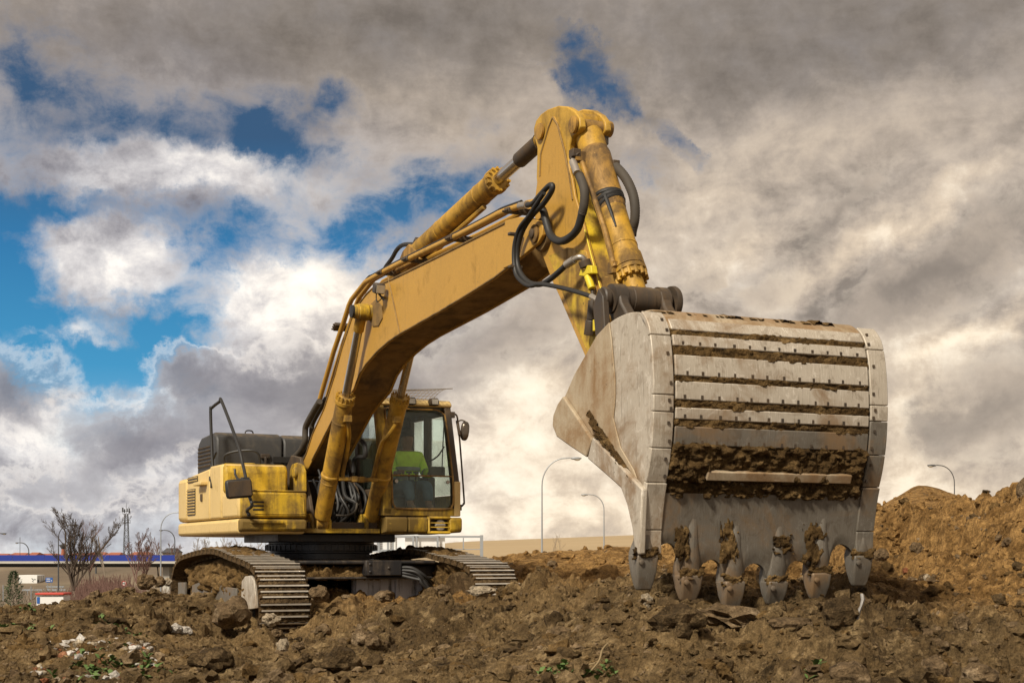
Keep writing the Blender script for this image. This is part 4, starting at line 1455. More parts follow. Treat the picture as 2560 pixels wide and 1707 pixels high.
# flange bead round the side plate and the weld seam across it
g = MB()
ib = inset(outline, .012)
g.tube([Vector((t, -BW - .002, z)) for t, z in ib[1:nt]] , .012, 6)
g.tube([Vector((t, -BW - .002, z)) for t, z in ib[nt:-2]], .010, 6)
g.tube([pt(970, 690, -BW - .003), pt(987, 768, -BW - .003), pt(1000, 834, -BW - .003)], .011, 6)
g.tube([pt(1268, 556, -BW - .003), pt(1268, 660, -BW - .003)], .010, 6)
g.build('weld_seam', M['boom_under'], bo)
# fork at the tip, carrying the stick pin
fork = [tz(u, v, -BW) for u, v in ((1266, 552), (1300, 543), (1331, 545), (1352, 553), (1361, 566), (1360, 588), (1349, 608), (1318, 634), (1300, 648), (1280, 664), (1262, 672))]
for s_ in (-BW - .018, BW - .022):
    g = MB()
    g.prism(fork, s_, s_ + .04)
    g.build('tip_plate', M['boom'], bo, bevel=0.008)
pc = tz(1343, 585, -BW)
g = MB()
g.lathe((pc[0], -BW - .05, pc[1]), (0, 1, 0), [(0, .06), (.01, .085), (.035, .085), (.04, .07), (2 * BW + .06, .07), (2 * BW + .065, .085), (2 * BW + .1, .085)], 20)
g.build('tip_pin', M['cyl_mud'], bo)
g = MB()
g.lathe((pc[0], -BW - .075, pc[1]), (0, 1, 0), [(0, .03), (.01, .045), (.03, .045)], 16)
g.build('pin_cap', M['greasy'], bo)
# hydraulic cylinder boss on the boom side
bc = tz(905, 780, -.37)
g = MB()
g.lathe((bc[0], -.49, bc[1]), (0, 1, 0), [(0, .075), (.03, .085), (.06, .085), (.075, .10), (.18, .105), (.20, .09), (.24, .10), (.245, .12), (.735, .12), (.74, .10), (.9, .10), (.91, .085), (.96, .075)], 22)
g.build('cylinder_pin_boss', M['yellow_worn'], bo)
g = MB()
g.lathe((bc[0], -.515, bc[1]), (0, 1, 0), [(0, .05), (.008, .078), (.035, .078)], 20)
g.build('pin_cap', M['rubber'], bo)
# doubler plate behind the boss
g = MB()
P_ = [tz(u, v, -BW - .008) for u, v in ((927, 760), (940, 748), (955, 765), (956, 795), (946, 815), (932, 816), (924, 800))]
g.prism(P_, -BW - .012, -BW + .002)
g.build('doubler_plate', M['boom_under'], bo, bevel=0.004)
# work lamp on the boom
lp = pt(947, 721, -.36)
g = MB()
g.box(lp, (.12, .13, .12), Matrix.Rotation(.3, 3, 'Y'))
wl = g.build('work_lamp', M['greasy'], bo, bevel=0.02)
MB().box(lp + Vector((.064, 0, -.02)), (.008, .10, .09), Matrix.Rotation(.3, 3, 'Y')).build('lens', M['lamp_glass'], wl)
g = MB()
g.tube([lp + Vector((0, 0, -.06)), lp + Vector((.02, .05, -.13)), pt(957, 742, -.26)], .013, 6)
g.tube(spline([lp + Vector((-.06, 0, .0)), lp + Vector((-.09, 0, -.09)), lp + Vector((-.04, .0, -.15)), pt(955, 745, -.26)], 4), .007, 6)
g.build('lamp_bracket', M['rubber'], bo)

# pipes along the boom's back
pipe = [(1318, 512), (1298, 516), (1272, 525), (1248, 534), (1232, 543), (1146, 588), (1046, 636), (1001, 658), (973, 672), (928, 697), (914, 705), (879, 749), (873, 762), (855, 818), (835, 876), (804, 981), (798, 1004)]
pp = [pt(u, v, -.22) for u, v in pipe]
g = MB()
g.tube(pp, .032, 10)
g.build('boom_pipe', M['boom'], bo)
g = MB()
g.tube([p + Vector((-.035, .12, .05)) for p in pp], .032, 10)
g.tube([p + Vector((-.02, .24, .03)) for p in pp], .028, 8)
g.build('boom_pipe', M['boom'], bo)
g = MB()
g.tube(spline([p + Vector((-.012, .03, .052)) for p in pp[1:]], 3), .016, 8)
g.build('cable', M['rubber'], bo)
for (u, v) in ((1296, 517), (1149, 587), (1038, 640), (972, 673), (857, 812)):
    c_ = pt(u, v, -.14)
    i_ = min(range(len(pp) - 1), key=lambda q: ((pp[q] + pp[q + 1]) / 2 - c_).length)
    d_ = (pp[i_ + 1] - pp[i_]).normalized()
    a_ = math.atan2(d_.z, d_.x)
    nn_ = Vector((d_.z, 0, -d_.x))
    if nn_.z > 0 or (abs(nn_.z) < .3 and nn_.x < 0):
        nn_ = -nn_
    g = MB()
    g.box(c_ + nn_ * .045, (.11, .26, .05), Matrix.Rotation(-a_, 3, 'Y'))
    for k in range(3):
        q_ = c_ + nn_ * .05 + d_ * (.04 * (k - 1))
        g.rod(q_ + Vector((0, -.13, 0)), q_ + Vector((0, -.155, 0)), .014, n=6)
    g.build('pipe_clamp', M['greasy'], bo, bevel=0.01)
for k, off in enumerate((Vector((0, 0, 0)), Vector((-.03, .10, .04)), Vector((.02, .2, .0)))):
    g = MB()
    hp = [pt(u, v, -.24) + off for u, v in ((799, 1003), (783, 1030), (766, 1062), (763, 1080), (762, 1104), (752, 1126), (734, 1146), (722, 1168), (714, 1195))]
    g.tube(spline(hp, 4), .042 if k == 0 else .036, 10)
    g.build('boom_hose', M['rubber_dusty'], bo)
g = MB()
g.tube(spline([pt(u, v, .02) for u, v in ((960, 676), (966, 665), (980, 646), (992, 625), (1006, 613), (1026, 611), (1045, 612))], 4), .026, 8)
g.build('feed_hose', M['rubber'], bo)
g = MB()
hp = [pt(u, v, .20) for u, v in ((905, 1102), (912, 1112), (913, 1140), (898, 1142), (886, 1150), (884, 1180))]
g.tube(spline(hp, 4), .03, 8)
g.build('feed_hose', M['rubber'], bo)


# ---------------------------------------------------------------- hydraulic cylinders
def cylinder(name, p0, p1, split, rb, rr, mat='cyl', parent=EX, flange=True, bolts=14, up_end=True, eye0=.09, eye1=.09, dark_end=None):
    """barrel from p0 to the split, rod on to p1"""
    p0, p1 = Vector(p0), Vector(p1)
    root = empty(name, parent=parent)
    d = (p1 - p0).normalized()
    L = (p1 - p0).length
    ls = L * split
    g = MB()
    g.lathe(p0, d, [(.06, rb * .6), (.10, rb * .97), (.16, rb), (ls * .33, rb), (ls * .332, rb * 1.035), (ls * .34, rb * 1.035), (ls * .342, rb), (ls * .80, rb), (ls * .802, rb * 1.04), (ls * .812, rb * 1.04), (ls * .814, rb), (ls - .09, rb)], 24)
    g.lathe(p0 - Vector((0, eye0 * .9, 0)), (0, 1, 0), [(0, eye0 * .85), (.01, eye0), (eye0 * 1.8 - .01, eye0), (eye0 * 1.8, eye0 * .85)], 18)
    g.build('barrel', M[mat], root)
    g = MB()
    g.lathe(p0 + d * (ls - .10), d, [(0, rb), (.01, rb * 1.16), (.05, rb * 1.16), (.055, rb * 1.06), (.10, rb * 1.06), (.105, rb * .6)], 24)
    a = d.orthogonal().normalized()
    b = d.cross(a)
    for k in range(bolts):
        w = 2 * math.pi * k / bolts
        c = p0 + d * (ls - .05) + (a * math.cos(w) + b * math.sin(w)) * rb * 1.02
        g.rod(c, c + d * .075, rb * .13, n=6)
    g.build('gland', M[mat], root)
    g = MB()
    g.rod(p0 + d * (ls - .02), p1, rr, n=20)
    g.build('rod', M['chrome'], root)
    g = MB()
    g.lathe(p1 - d * .26, d, [(0, rr * 1.02), (.02, rr * 1.25), (.24, rr * 1.3)], 18)
    g.lathe(p1 - Vector((0, eye1 * .9, 0)), (0, 1, 0), [(0, eye1 * .85), (.01, eye1), (eye1 * 1.8 - .01, eye1), (eye1 * 1.8, eye1 * .85)], 18)
    g.build('rod_eye', M[mat], root)
    return root, d


for s_ in (-.37, .37):
    f0 = tz(803, 1308, -.37) if s_ < 0 else tz(926, 1311, .37)
    f1 = bc
    fl = tz(862, 988, -.37) if s_ < 0 else tz(999, 990, .37)
    p0, p1 = Vector((f0[0], s_, f0[1])), Vector((f1[0], s_, f1[1]))
    spl = ((fl[0] - f0[0]) ** 2 + (fl[1] - f0[1]) ** 2) ** .5 / (p1 - p0).length
    rt, d = cylinder('boom_cylinder', p0, p1, spl, .108, .052, eye0=.085)
    inn = 1 if s_ < 0 else -1
    nrm = Vector((0, inn, 0))
    side = (d.cross(Vector((0, 1, 0)))).normalized()
    if side.x < 0:
        side = -side
    L = (p1 - p0).length * spl
    g = MB()
    q = lambda a, o, f: p0 + d * (L * a) + nrm * o + side * f
    g.tube(spline([q(.86, .03, .115), q(.83, .05, .15), q(.74, .10, .115), q(.68, .125, .06), q(.60, .14, .05), q(.42, .14, .05), q(.385, .17, .06), q(.38, .28, .07)], 4), .026, 8)
    g.box(q(.87, .03, .125), (.09, .09, .08))
    g.build('oil_pipe', M['cyl'], rt)
    g = MB()
    g.lathe(q(.375, 0, 0), d, [(0, .112), (.005, .122), (.045, .122), (.05, .112)], 22)
    g.box(q(.385, .19, .07), (.08, .22, .05))
    g.box(q(.385, .295, .07), (.10, .08, .075))
    g.build('pipe_clamp', M['cyl'], rt, bevel=0.01)

p0, p1 = pt(1043, 632, 0), pt(1374, 333, 0)
spl = (pt(1247, 462, 0) - p0).length / (p1 - p0).length
rt, d = cylinder('stick_cylinder', p0, p1, spl, .115, .062, parent=EX)
g = MB()
g.lathe(p1 - d * .68, d, [(0, .064), (.01, .080), (.46, .080), (.48, .088)], 18)
g.build('rod_sleeve', M['greasy'], rt)
g = MB()
g.tube([p0 + Vector((.1, .05, -.14)), p0 + d * .9 + Vector((0.03, 0, -.15)), p0 + d * 1.9 + Vector((.04, 0, -.15))], .028, 8)
g.build('oil_pipe', M['cyl'], rt)
g = MB()
for s_ in (-.12, .08):
    g.prism([tz(u, v, 0) for u, v in ((1005, 690), (1030, 630), (1045, 612), (1062, 628), (1075, 650))], s_, s_ + .04)
g.build('anchor_bracket', M['cyl_mud'], bo, bevel=0.01)
g = MB()
c_ = pt(1048, 613, 0)
g.box(c_, (.16, .14, .10), Matrix.Rotation(-.5, 3, 'Y'))
g.build('hose_block', M['greasy'], bo, bevel=0.01)

# ---------------------------------------------------------------- stick (dipper arm)
SW = .17
st = empty('stick', parent=EX)
left = [(1338, 320), (1351, 293), (1372, 276)]
poly = [(1344, 445), (1338, 490), (1335, 512), (1338, 560), (1346, 600), (1355, 636), (1381, 704), (1398, 740), (1440, 838), (1467, 900), (1510, 985), (1540, 1040), (1575, 1060), (1590, 1010), (1570, 930), (1540, 838), (1507, 737), (1487, 671), (1458, 558), (1437, 490), (1430, 446), (1412, 384), (1398, 320), (1386, 292), (1379, 292), (1366, 322), (1352, 392)]
so = [tz(u, v, -SW) for u, v in poly]
for s_ in (-SW, SW - .025):
    g = MB()
    g.prism(so, s_, s_ + .025)
    g.build('side_plate', M['boom'] if s_ < 0 else M['stick_worn'], st, bevel=0.006)
g = MB()
g.ext([(t, -SW + .025, z) for t, z in inset(so, .02)], (0, 2 * SW - .05, 0))
g.build('front_plate', M['stick_worn'], st)
# lower half of the near side wears scraped, over-sprayed paint: its own cover plate
lowp = [(1372, 640), (1392, 690), (1408, 735), (1446, 826), (1474, 890), (1520, 960), (1556, 930), (1528, 838), (1497, 737), (1478, 671), (1466, 628), (1420, 618)]
g = MB()
g.prism([tz(u, v, -SW - .006) for u, v in lowp], -SW - .012, -SW + .002)
g.build('wear_plate', M['stick_worn'], st, bevel=0.004, label='scraped lower wear plate with bright yellow patches')
g = MB()
g.tube([pt(1350, 440, -SW - .002), pt(1352, 385, -SW - .002), pt(1372, 318, -SW - .002), pt(1382, 294, -SW - .002), pt(1394, 312, -SW - .002), pt(1410, 372, -SW - .002), pt(1424, 440, -SW - .002), pt(1432, 500, -SW - .002)], .010, 6)
g.tube([pt(1462, 575, -SW - .002), pt(1487, 672, -SW - .002), pt(1507, 738, -SW - .002)], .007, 6, 1)
g.build('weld_seam', [M['boom_under'], M['fresh']], st)
# two rounded head plates (ears) carrying the cylinder pins
head = [(1346, 372), (1338, 340), (1337, 322), (1343, 302), (1355, 286), (1372, 274), (1398, 265), (1421, 267), (1440, 279), (1452, 296), (1454, 318), (1446, 332), (1433, 344), (1427, 362), (1424, 392), (1431, 446), (1437, 500), (1425, 520), (1350, 500), (1344, 445)]
hp = [tz(u, v, -SW + .02) for u, v in head]
for s_ in (-SW + .006, SW - .075):
    g = MB()
    g.prism(hp, s_, s_ + .065)
    g.build('head_plate', M['head'], st, bevel=0.012)
for (u, v, r_) in ((1348, 329, .078), (1432, 312, .078)):
    g = MB()
    c_ = tz(u, v, -SW - .02)
    g.lathe((c_[0], -SW - .035, c_[1]), (0, 1, 0), [(0, r_ * .75), (.008, r_), (.03, r_), (.032, r_ * .8), (2 * SW + .0, r_ * .8), (2 * SW + .03, r_), (2 * SW + .06, r_ * .9)], 20)
    g.build('head_pin', M['cyl_mud'], st)
g = MB()
g.lathe((pc[0], -BW + .03, pc[1]), (0, 1, 0), [(0, .15), (.02, .16), (2 * BW - .08, .16), (2 * BW - .06, .15)], 24)
g.build('pivot_boss', M['boom_under'], st)

# bucket cylinder
p0, p1 = pt(1465, 312, 0), pt(1596, 752, 0)
spl = (pt(1586, 690, 0) - p0).length / (p1 - p0).length + .0
rt, d = cylinder('bucket_cylinder', p0, p1, spl, .128, .075, mat='cyl', eye0=.095, eye1=.10)
g = MB()
g.lathe(p0 + d * .02, d, [(0, .09), (.06, .105), (.25, .11), (.30, .125), (.36, .14), (.72, .136), (.80, .138), (.98, .133), (1.0, .128)], 24)
g.build('mud_coat', M['cyl_mud'], rt)
g = MB()
for k in range(4):
    q = p0 + d * (.86 + .035 * k)
    g.lathe(q, d + Vector((.15 * (k - 1), .2 * (k % 2), .1)), [(-.02, .138), (-.01, .145), (.012, .147), (.022, .138)], 20, cap=False)
g.tube([p0 + d * .9 + Vector((.10, -.09, .02)), p0 + d * 1.05 + Vector((.14, -.10, 0)), p0 + d * 1.22 + Vector((.12, -.08, 0))], [.02, .015, .008], 6)
g.build('rubber_wrap', M['rubber'], rt)
L = (p1 - p0).length * spl
g = MB()
g.lathe(p0 + d * (L - .24), d, [(0, .129), (.004, .142), (.14, .146), (.145, .13)], 24)
g.build('end_collar', M['cyl'], rt)
g = MB()
g.tube([pt(u, v, -.16) for u, v in ((1450, 398), (1456, 408), (1471, 452), (1511, 572), (1531, 651), (1537, 668))], .026, 8)
g.box(pt(1538, 670, -.13), (.10, .10, .10))
g.box(pt(1446, 393, -.18), (.10, .10, .08))
g.build('oil_pipe', M['cyl_mud'], rt)
# hoses round the boom tip
ho = empty('stick_hoses', parent=EX)


def hose(pts, s_, r, mat='rubber', end=True, nm='hose'):
    P_ = [pt(*(p[:2]), p[2] if len(p) > 2 else s_) for p in pts]
    C = spline(P_, 5)
    g = MB()
    g.tube(C, r, 10)
    o = g.build(nm, M[mat], ho)
    return C


def ribbed(pts, s_, r):
    C = spline([pt(u, v, s_) for u, v in pts], 12)
    g = MB()
    g.tube(C, [r * (1.0 + .07 * (i % 2)) for i in range(len(C))], 10)
    g.build('hose', M['rubber_dusty'], ho)


hose([(1334, 512), (1351, 519), (1360, 532), (1368, 565), (1378, 590), (1398, 603), (1421, 596), (1444, 572), (1456, 530)], -.27, .036, 'rubber')
ribbed([(1455, 535), (1460, 512), (1461, 480), (1455, 455), (1448, 438)], -.27, .039)
hose([(1318, 513), (1333, 508), (1351, 487), (1371, 466), (1381, 464), (1378, 480), (1358, 510), (1332, 537), (1308, 573), (1295, 615), (1293, 655), (1302, 684), (1322, 706), (1348, 711), (1371, 701), (1398, 679), (1416, 662)], -.34, .026)
hose([(1360, 483), (1340, 512), (1322, 540), (1298, 572), (1286, 615), (1286, 664), (1295, 694), (1322, 714), (1351, 710), (1398, 718), (1448, 731), (1478, 741)], -.37, .021)
ribbed([(1530, 412), (1544, 422), (1564, 446), (1580, 479), (1587, 512), (1587, 548), (1581, 575), (1579, 591)], .12, .042)
hose([(1505, 358), (1514, 380), (1527, 409), (1534, 416)], .12, .028)
g = MB()
g.tube(spline([pt(1416, 662, -.34), pt(1428, 654, -.33), pt(1436, 649, -.32)], 4), .036, 10)
g.tube(spline([pt(1436, 649, -.32), pt(1447, 643, -.30), pt(1457, 645, -.27), pt(1462, 654, -.25)], 4), .026, 10)
g.build('hose_elbow', M['steel'], ho)
g = MB()
g.tube([pt(1432, 404, -.24), pt(1438, 420, -.25), pt(1443, 434, -.26)], .036, 10)
g.build('hose_fitting', M['steel'], ho)
g = MB()
g.tube([pt(1300, 515, -.24), pt(1318, 512, -.26)], .036, 10)
g.build('hose_fitting', M['steel'], ho)
g = MB()
g.tube([pt(1478, 741, -.37), pt(1489, 747, -.36), pt(1500, 754, -.34)], .028, 8)
g.build('hose_fitting', M['steel'], ho)
g = MB()
g.tube([pt(1430, 400, -.24), pt(1436, 385, -.22), pt(1447, 390, -.2)], .03, 8)
g.box(pt(1437, 384, -.22), (.09, .08, .07))
g.build('valve_fitting', M['greasy'], ho, bevel=0.008)
g = MB()
g.rod(pt(1460, 651, -.26), pt(1466, 668, -.24), .055, n=12)
g.tube([pt(1467, 672, -.23), pt(1480, 720, -.22), pt(1484, 752, -.22)], .018, 8)
g.rod(pt(1483, 750, -.22), pt(1479, 800, -.22), .045, n=10)
g.rod(pt(1479, 800, -.22), pt(1474, 838, -.22), .055, n=10)
g.build('valve_fitting', M['greasy'], ho, bevel=0.008)
for c_, z_ in ((pt(1506, 352, .12), (.10, .08, .09)), (pt(1536, 415, .12), (.09, .07, .09)), (pt(1288, 586, -.36), (.05, .14, .03)), (pt(1288, 668, -.36), (.05, .14, .03))):
    MB().box(c_, z_).build('hose_clamp', M['greasy'], ho, bevel=0.008)
g = MB()
g.prism([tz(u, v, -.22) for u, v in ((1456, 690), (1462, 674), (1472, 676), (1476, 664), (1487, 664), (1490, 684), (1478, 686), (1470, 692))], -.26, -.20)
g.rod(pt(1469, 690, -.24), pt(1480, 722, -.23), .034, n=10)
g.box(pt(1497, 812, -.22), (.12, .06, .10))
g.build('hose_bracket', M['fresh'], ho, bevel=0.006)

# ---------------------------------------------------------------- bucket linkage
lk = empty('bucket_link', parent=EX)
ax0, ax1 = pt(1519, 755, -.30), pt(1678, 759, .34)
pz = (p1.x, p1.z)
g = MB()
PX, PZ = pz
g.lathe((PX, -.36, PZ), (0, 1, 0), [(0, .085), (.012, .095), (.05, .095), (.055, .075), (.08, .075), (.085, .125), (.20, .13), (.205, .115), (.27, .115), (.275, .12), (.47, .12), (.475, .115), (.53, .115), (.535, .13), (.62, .13), (.625, .075), (.66, .075), (.665, .145), (.70, .15), (.72, .14)], 28)
g.build('link_pin', M['greasy'], lk)
HP = (9.05, 2.62)              # bucket hinge
for s_ in (-.26, .16):
    g = MB()
    g.prism([(PX - .12, PZ - .02), (PX - .02, PZ + .12), (PX + .10, PZ + .08), (PX + .15, PZ - .05), (9.42, 2.72), (9.30, 2.56), (9.18, 2.62), (PX - .06, PZ - .12)], s_, s_ + .10)
    g.build('link_bar', M['greasy'], lk, bevel=0.02)
for s_ in (-.17, .13):
    g = MB()
    g.prism([(PX - .10, PZ - .06), (PX, PZ + .08), (PX + .08, PZ), (8.92, 2.58), (8.78, 2.55)], s_ - .22 if s_ < 0 else s_ + .18, (s_ - .16) if s_ < 0 else s_ + .24)
    g.build('rocker_arm', M['greasy'], lk, bevel=0.01)

# ---------------------------------------------------------------- bucket
bk = empty('bucket', parent=EX)
HB = 1.0                                                   # half width
shell = [tz(u, v, -HB) for u, v in ((1392, 1030), (1416, 990), (1440, 935), (1467, 888), (1496, 838), (1528, 804), (1560, 786), (1585, 780), (1604, 784), (1620, 806), (1629, 842), (1635, 910), (1637, 985), (1636, 1040), (1633, 1097), (1626, 1160), (1615, 1225), (1607, 1300), (1604, 1340))]
fi = 9                                                     # index where the round front begins
shell_c = [Vector((t, 0, z)) for t, z in shell]
sm = spline(shell_c, 5)
front = [p for p in sm if p.x > 10.3]
fz = np.array([p.z for p in sm[fi * 5 - 5:]])[::-1]
ft = np.array([p.x for p in sm[fi * 5 - 5:]])[::-1]


def shell_t(z):
    return float(np.interp(z, fz, ft))


def shell_p(s, z, off=0.0):
    e = .01
    dt = (shell_t(z + e) - shell_t(z - e)) / (2 * e)
    n = Vector((1, 0, -dt)).normalized()
    return Vector((shell_t(z), s, z)) + n * off


g = MB()
inner = [(p.x, p.z) for p in sm]
ii = inset(inner + [inner[0]], .0)
th = .04
prof_o = [Vector((p.x, 0, p.z)) for p in sm]
prof_i = []
for i, p in enumerate(prof_o):
    d_ = (prof_o[min(i + 1, len(prof_o) - 1)] - prof_o[max(i - 1, 0)]).normalized()
    nrm = Vector((d_.z, 0, -d_.x))
    prof_i.append(p + nrm * th if (p + nrm * th - Vector((9.9, 0, 2.2))).length < (p - nrm * th - Vector((9.9, 0, 2.2))).length else p - nrm * th)
n_ = len(prof_o)
vs = []
for s_ in (-HB + .02, HB - .02):
    vs += [Vector((p.x, s_, p.z)) for p in prof_o] + [Vector((p.x, s_, p.z)) for p in prof_i]
fs = []
for i in range(n_ - 1):
    fs += [(i, i + 1, 2 * n_ + i + 1, 2 * n_ + i), (n_ + i + 1, n_ + i, 3 * n_ + i, 3 * n_ + i + 1)]
fs += [(0, n_, 3 * n_, 2 * n_), (n_ - 1, 3 * n_ - 1, 4 * n_ - 1, 2 * n_ - 1)]
g.add(vs, fs)
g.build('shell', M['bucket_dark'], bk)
# side plates
mouth = [(1604, 1345), (1595, 1388), (1587, 1317), (1574, 1260), (1559, 1220), (1472, 1143), (1398, 1092), (1388, 1064)]
sp_ = [(p.x, p.z) for p in sm] + [tz(u, v, -HB) for u, v in mouth]
for s_ in (-HB, HB - .035):
    g = MB()
    g.prism(sp_, s_, s_ + .035)
    g.build('side_plate', M['bucket'], bk, bevel=0.006)
liner = [(1392, 1032), (1416, 990), (1440, 935), (1467, 888), (1496, 838), (1526, 806), (1532, 850), (1541, 950), (1541, 995), (1536, 1045), (1554, 1117), (1588, 1175), (1600, 1210), (1604, 1222), (1560, 1222), (1470, 1130), (1412, 1062)]
for s_ in (-HB - .014, HB + .001):
    g = MB()
    g.prism([tz(u, v, -HB) for u, v in liner], s_, s_ + .013)
    g.build('side_liner', M['bucket_muddy'], bk, bevel=0.006)
lobe = [(1414, 990), (1400, 1010), (1389, 1038), (1387, 1064), (1398, 1092), (1430, 1115), (1472, 1143), (1486, 1098), (1416, 992)]
cutter = [(1488, 1092), (1550, 1156), (1613, 1222), (1610, 1300), (1607, 1385), (1595, 1388), (1591, 1350), (1587, 1317), (1574, 1260), (1559, 1220), (1535, 1198), (1475, 1146)]
for s_ in (-HB - .055, HB + .015):
    g = MB()
    g.prism([tz(u, v, -HB - .03) for u, v in lobe[:-1]], s_, s_ + .04)
    g.build('side_lobe', M['bucket_muddy'], bk, bevel=0.012)
    g = MB()
    if s_ > 0:
        s_ = HB - .035
    g.prism([(t - (.07 if s_ > 0 else 0), z) for t, z in [tz(u, v, -HB - .04) for u, v in cutter]], s_ - .01, s_ + .04)
    g.build('side_cutter', M['bucket'], bk, bevel=0.012)


def shell_plate(name, s0, s1, z0, z1, off, mat, n=5, bev=0.008, parent=bk, seg=1, jit=0.0):
    zs = [z0 + (z1 - z0) * k / n for k in range(n + 1)]
    out_ = [shell_p(0, z, off) for z in zs]
    in_ = [shell_p(0, z, -.004) for z in zs]
    prof = [(p.x, p.z) for p in out_] + [(p.x, p.z) for p in in_[::-1]]
    g = MB()
    g.prism(prof, s0, s1)
    return g.build(name, M[mat], parent, bevel=bev)


ZS = 0.00285
zv = lambda v: EYE + (1385 - v) * ZS
plates = [(800, 826), (838, 866), (888, 940), (953, 999), (1018, 1047), (1064, 1110)]
for i, (v0, v1) in enumerate(plates):
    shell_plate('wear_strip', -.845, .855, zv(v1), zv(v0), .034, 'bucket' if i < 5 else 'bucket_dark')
shell_plate('wear_strip', -.56, .72, zv(1190), zv(1168), .078, 'bucket_muddy')
# top plate rolled over the crown
g = MB()
cr = [p for p in sm if 2.70 < p.z and p.x > 10.0]
o1 = [(p.x, p.z + .02) for p in cr]
# corner strips in welded lengths, both edges
segs = [(782, 841.5), (843, 988.5), (990, 1030), (1031.5, 1118), (1119.5, 1201), (1202.5, 1321), (1322.5, 1384)]
for sgn in (-1, 1):
    for (v0, v1) in segs:
        a, b_ = (-HB - .03, -.862) if sgn < 0 else (.868, HB + .03)
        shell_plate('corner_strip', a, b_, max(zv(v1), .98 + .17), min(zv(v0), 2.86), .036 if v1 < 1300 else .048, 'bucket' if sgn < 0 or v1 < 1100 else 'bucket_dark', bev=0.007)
# bolt holes below each strip
g = MB()
rnd = random.Random(4)
for (v0, v1) in plates[1:6]:
    for k in range(12):
        s_ = -.76 + 1.52 * k / 11 + rnd.uniform(-.015, .015)
        z_ = zv(v1) + .022
        c_ = shell_p(s_, z_, .030)
        g.box(c_, (.014, .016 + rnd.random() * .006, .026))
for (v0, v1) in segs[:7]:
    for sgn in (-1, 1):
        for k in (0.3, .8):
            z_ = min(zv(v0 + (v1 - v0) * k), 2.8)
            g.box(shell_p(sgn * .905 if k < .5 else sgn * .89, z_, .038), (.014, .018, .022))
g.build('plug_holes', M['greasy'], bk, kind='stuff')
# crown plate
g = MB()
crown = [p for p in sm if p.z > 2.74 and p.x > 9.6]
g2 = [Vector((p.x, 0, p.z)) for p in crown]
vs, fs = [], []
for p in g2:
    n = (p - Vector((10.15, 0, 2.35))).normalized()
    for s_ in (-.86, .865):
        for off in (.028, -.004):
            q = p + n * off
            vs.append((q.x, s_, q.z))
for i in range(len(g2) - 1):
    a = i * 4
    b_ = a + 4
    fs += [(a, a + 2, b_ + 2, b_), (a + 1, b_ + 1, b_ + 3, a + 3), (a, b_, b_ + 1, a + 1), (a + 2, a + 3, b_ + 3, b_ + 2)]
fs += [(0, 1, 3, 2), (len(vs) - 4, len(vs) - 2, len(vs) - 1, len(vs) - 3)]
g.add(vs, fs)
g.build('crown_plate', M['bucket_muddy'], bk, bevel=0.008)
# hinge ears on the back of the bucket
for s_ in (-.36, .30):
    g = MB()
    g.prism([(9.35, 2.36), (9.1, 2.34), (8.95, 2.48), (8.97, 2.62), (9.1, 2.70), (9.36, 2.86), (9.62, 2.88), (9.9, 2.86), (9.7, 2.6)], s_, s_ + .06)
    g.build('hinge_ear', M['bucket_muddy'], bk, bevel=0.01)

# lip plate with scalloped edge
LT = [(1620, 1385, 1475), (1735, 1436, 1503), (1844, 1452, 1523), (1952, 1452, 1512), (2059, 1431, 1498), (2160, 1388, 1465)]
teeth = []
for (u, vt, vb) in LT:
    s_, z1_ = sz(u, vt, 10.60)
    _, z0_ = sz(u, vb, 10.60)
    teeth.append((s_, z1_, z0_))
notch_z = [sz(1740, v, 10.6)[1] for v in (1357, 1398, 1408, 1401, 1358)]
low = []
for i in range(5):
    sa, sb = teeth[i][0], teeth[i + 1][0]
    h0, h1 = sa + .085, sb - .085
    zA, zB = teeth[i][1] + .03, teeth[i + 1][1] + .03
    zt = max(notch_z[i], max(zA, zB) + .04)
    low.append((h0, zA))
    for k in range(1, 12):
        a = k / 12
        ss = h0 + (h1 - h0) * a
        zz_ = zA + (zB - zA) * a
        low.append((ss, zz_ + (zt - zz_) * math.sin(math.pi * a) ** .45))
    low.append((h1, zB))
low = [(teeth[0][0] - .10, teeth[0][1] + .02)] + low + [(teeth[5][0] + .10, teeth[5][1] + .02)]
lip_top = [(.86, 1.585), (.4, 1.59), (0, 1.595), (-.4, 1.59), (-.86, 1.585)]


def lip_t(z):
    return shell_t(1.30) + (z - 1.30) * .12 if z < 1.30 else shell_t(z)


g = MB()
pl = low + [(low[-1][0], 1.30)] + lip_top + [(low[0][0], 1.30)]
n = len(pl)
# triangulated in columns so that the plate follows the curve of the shell
cols_s = np.linspace(-.95, .97, 120)
bl_s = np.array([p[0] for p in low])
bl_z = np.array([p[1] for p in low])
zlow = np.interp(cols_s, bl_s, bl_z)
nz = 12
vs, fs = [], []
for side_off in (.034, -.035):
    for s_, zl in zip(cols_s, zlow):
        for k in range(nz + 1):
            z = zl + (1.59 - zl) * k / nz
            t = lip_t(z)
            vs.append((t + side_off * (.55 + .45 * min(1, k / 2)), s_, z))
C_ = len(cols_s)
off2 = C_ * (nz + 1)
for i in range(C_ - 1):
    for k in range(nz):
        a = i * (nz + 1) + k
        fs += [(a, a + nz + 1, a + nz + 2, a + 1), (off2 + a, off2 + a + 1, off2 + a + nz + 2, off2 + a + nz + 1)]
    a = i * (nz + 1)
    fs += [(a, off2 + a, off2 + a + nz + 1, a + nz + 1), (a + nz, a + nz + nz + 1, off2 + a + 2 * nz + 1, off2 + a + nz)]
for i in (0, C_ - 1):
    for k in range(nz):
        a = i * (nz + 1) + k
        fs.append((a, a + 1, off2 + a + 1, off2 + a))
g.add(vs, fs)
g.build('lip_plate', M['bucket_dark'], bk, angle=45)

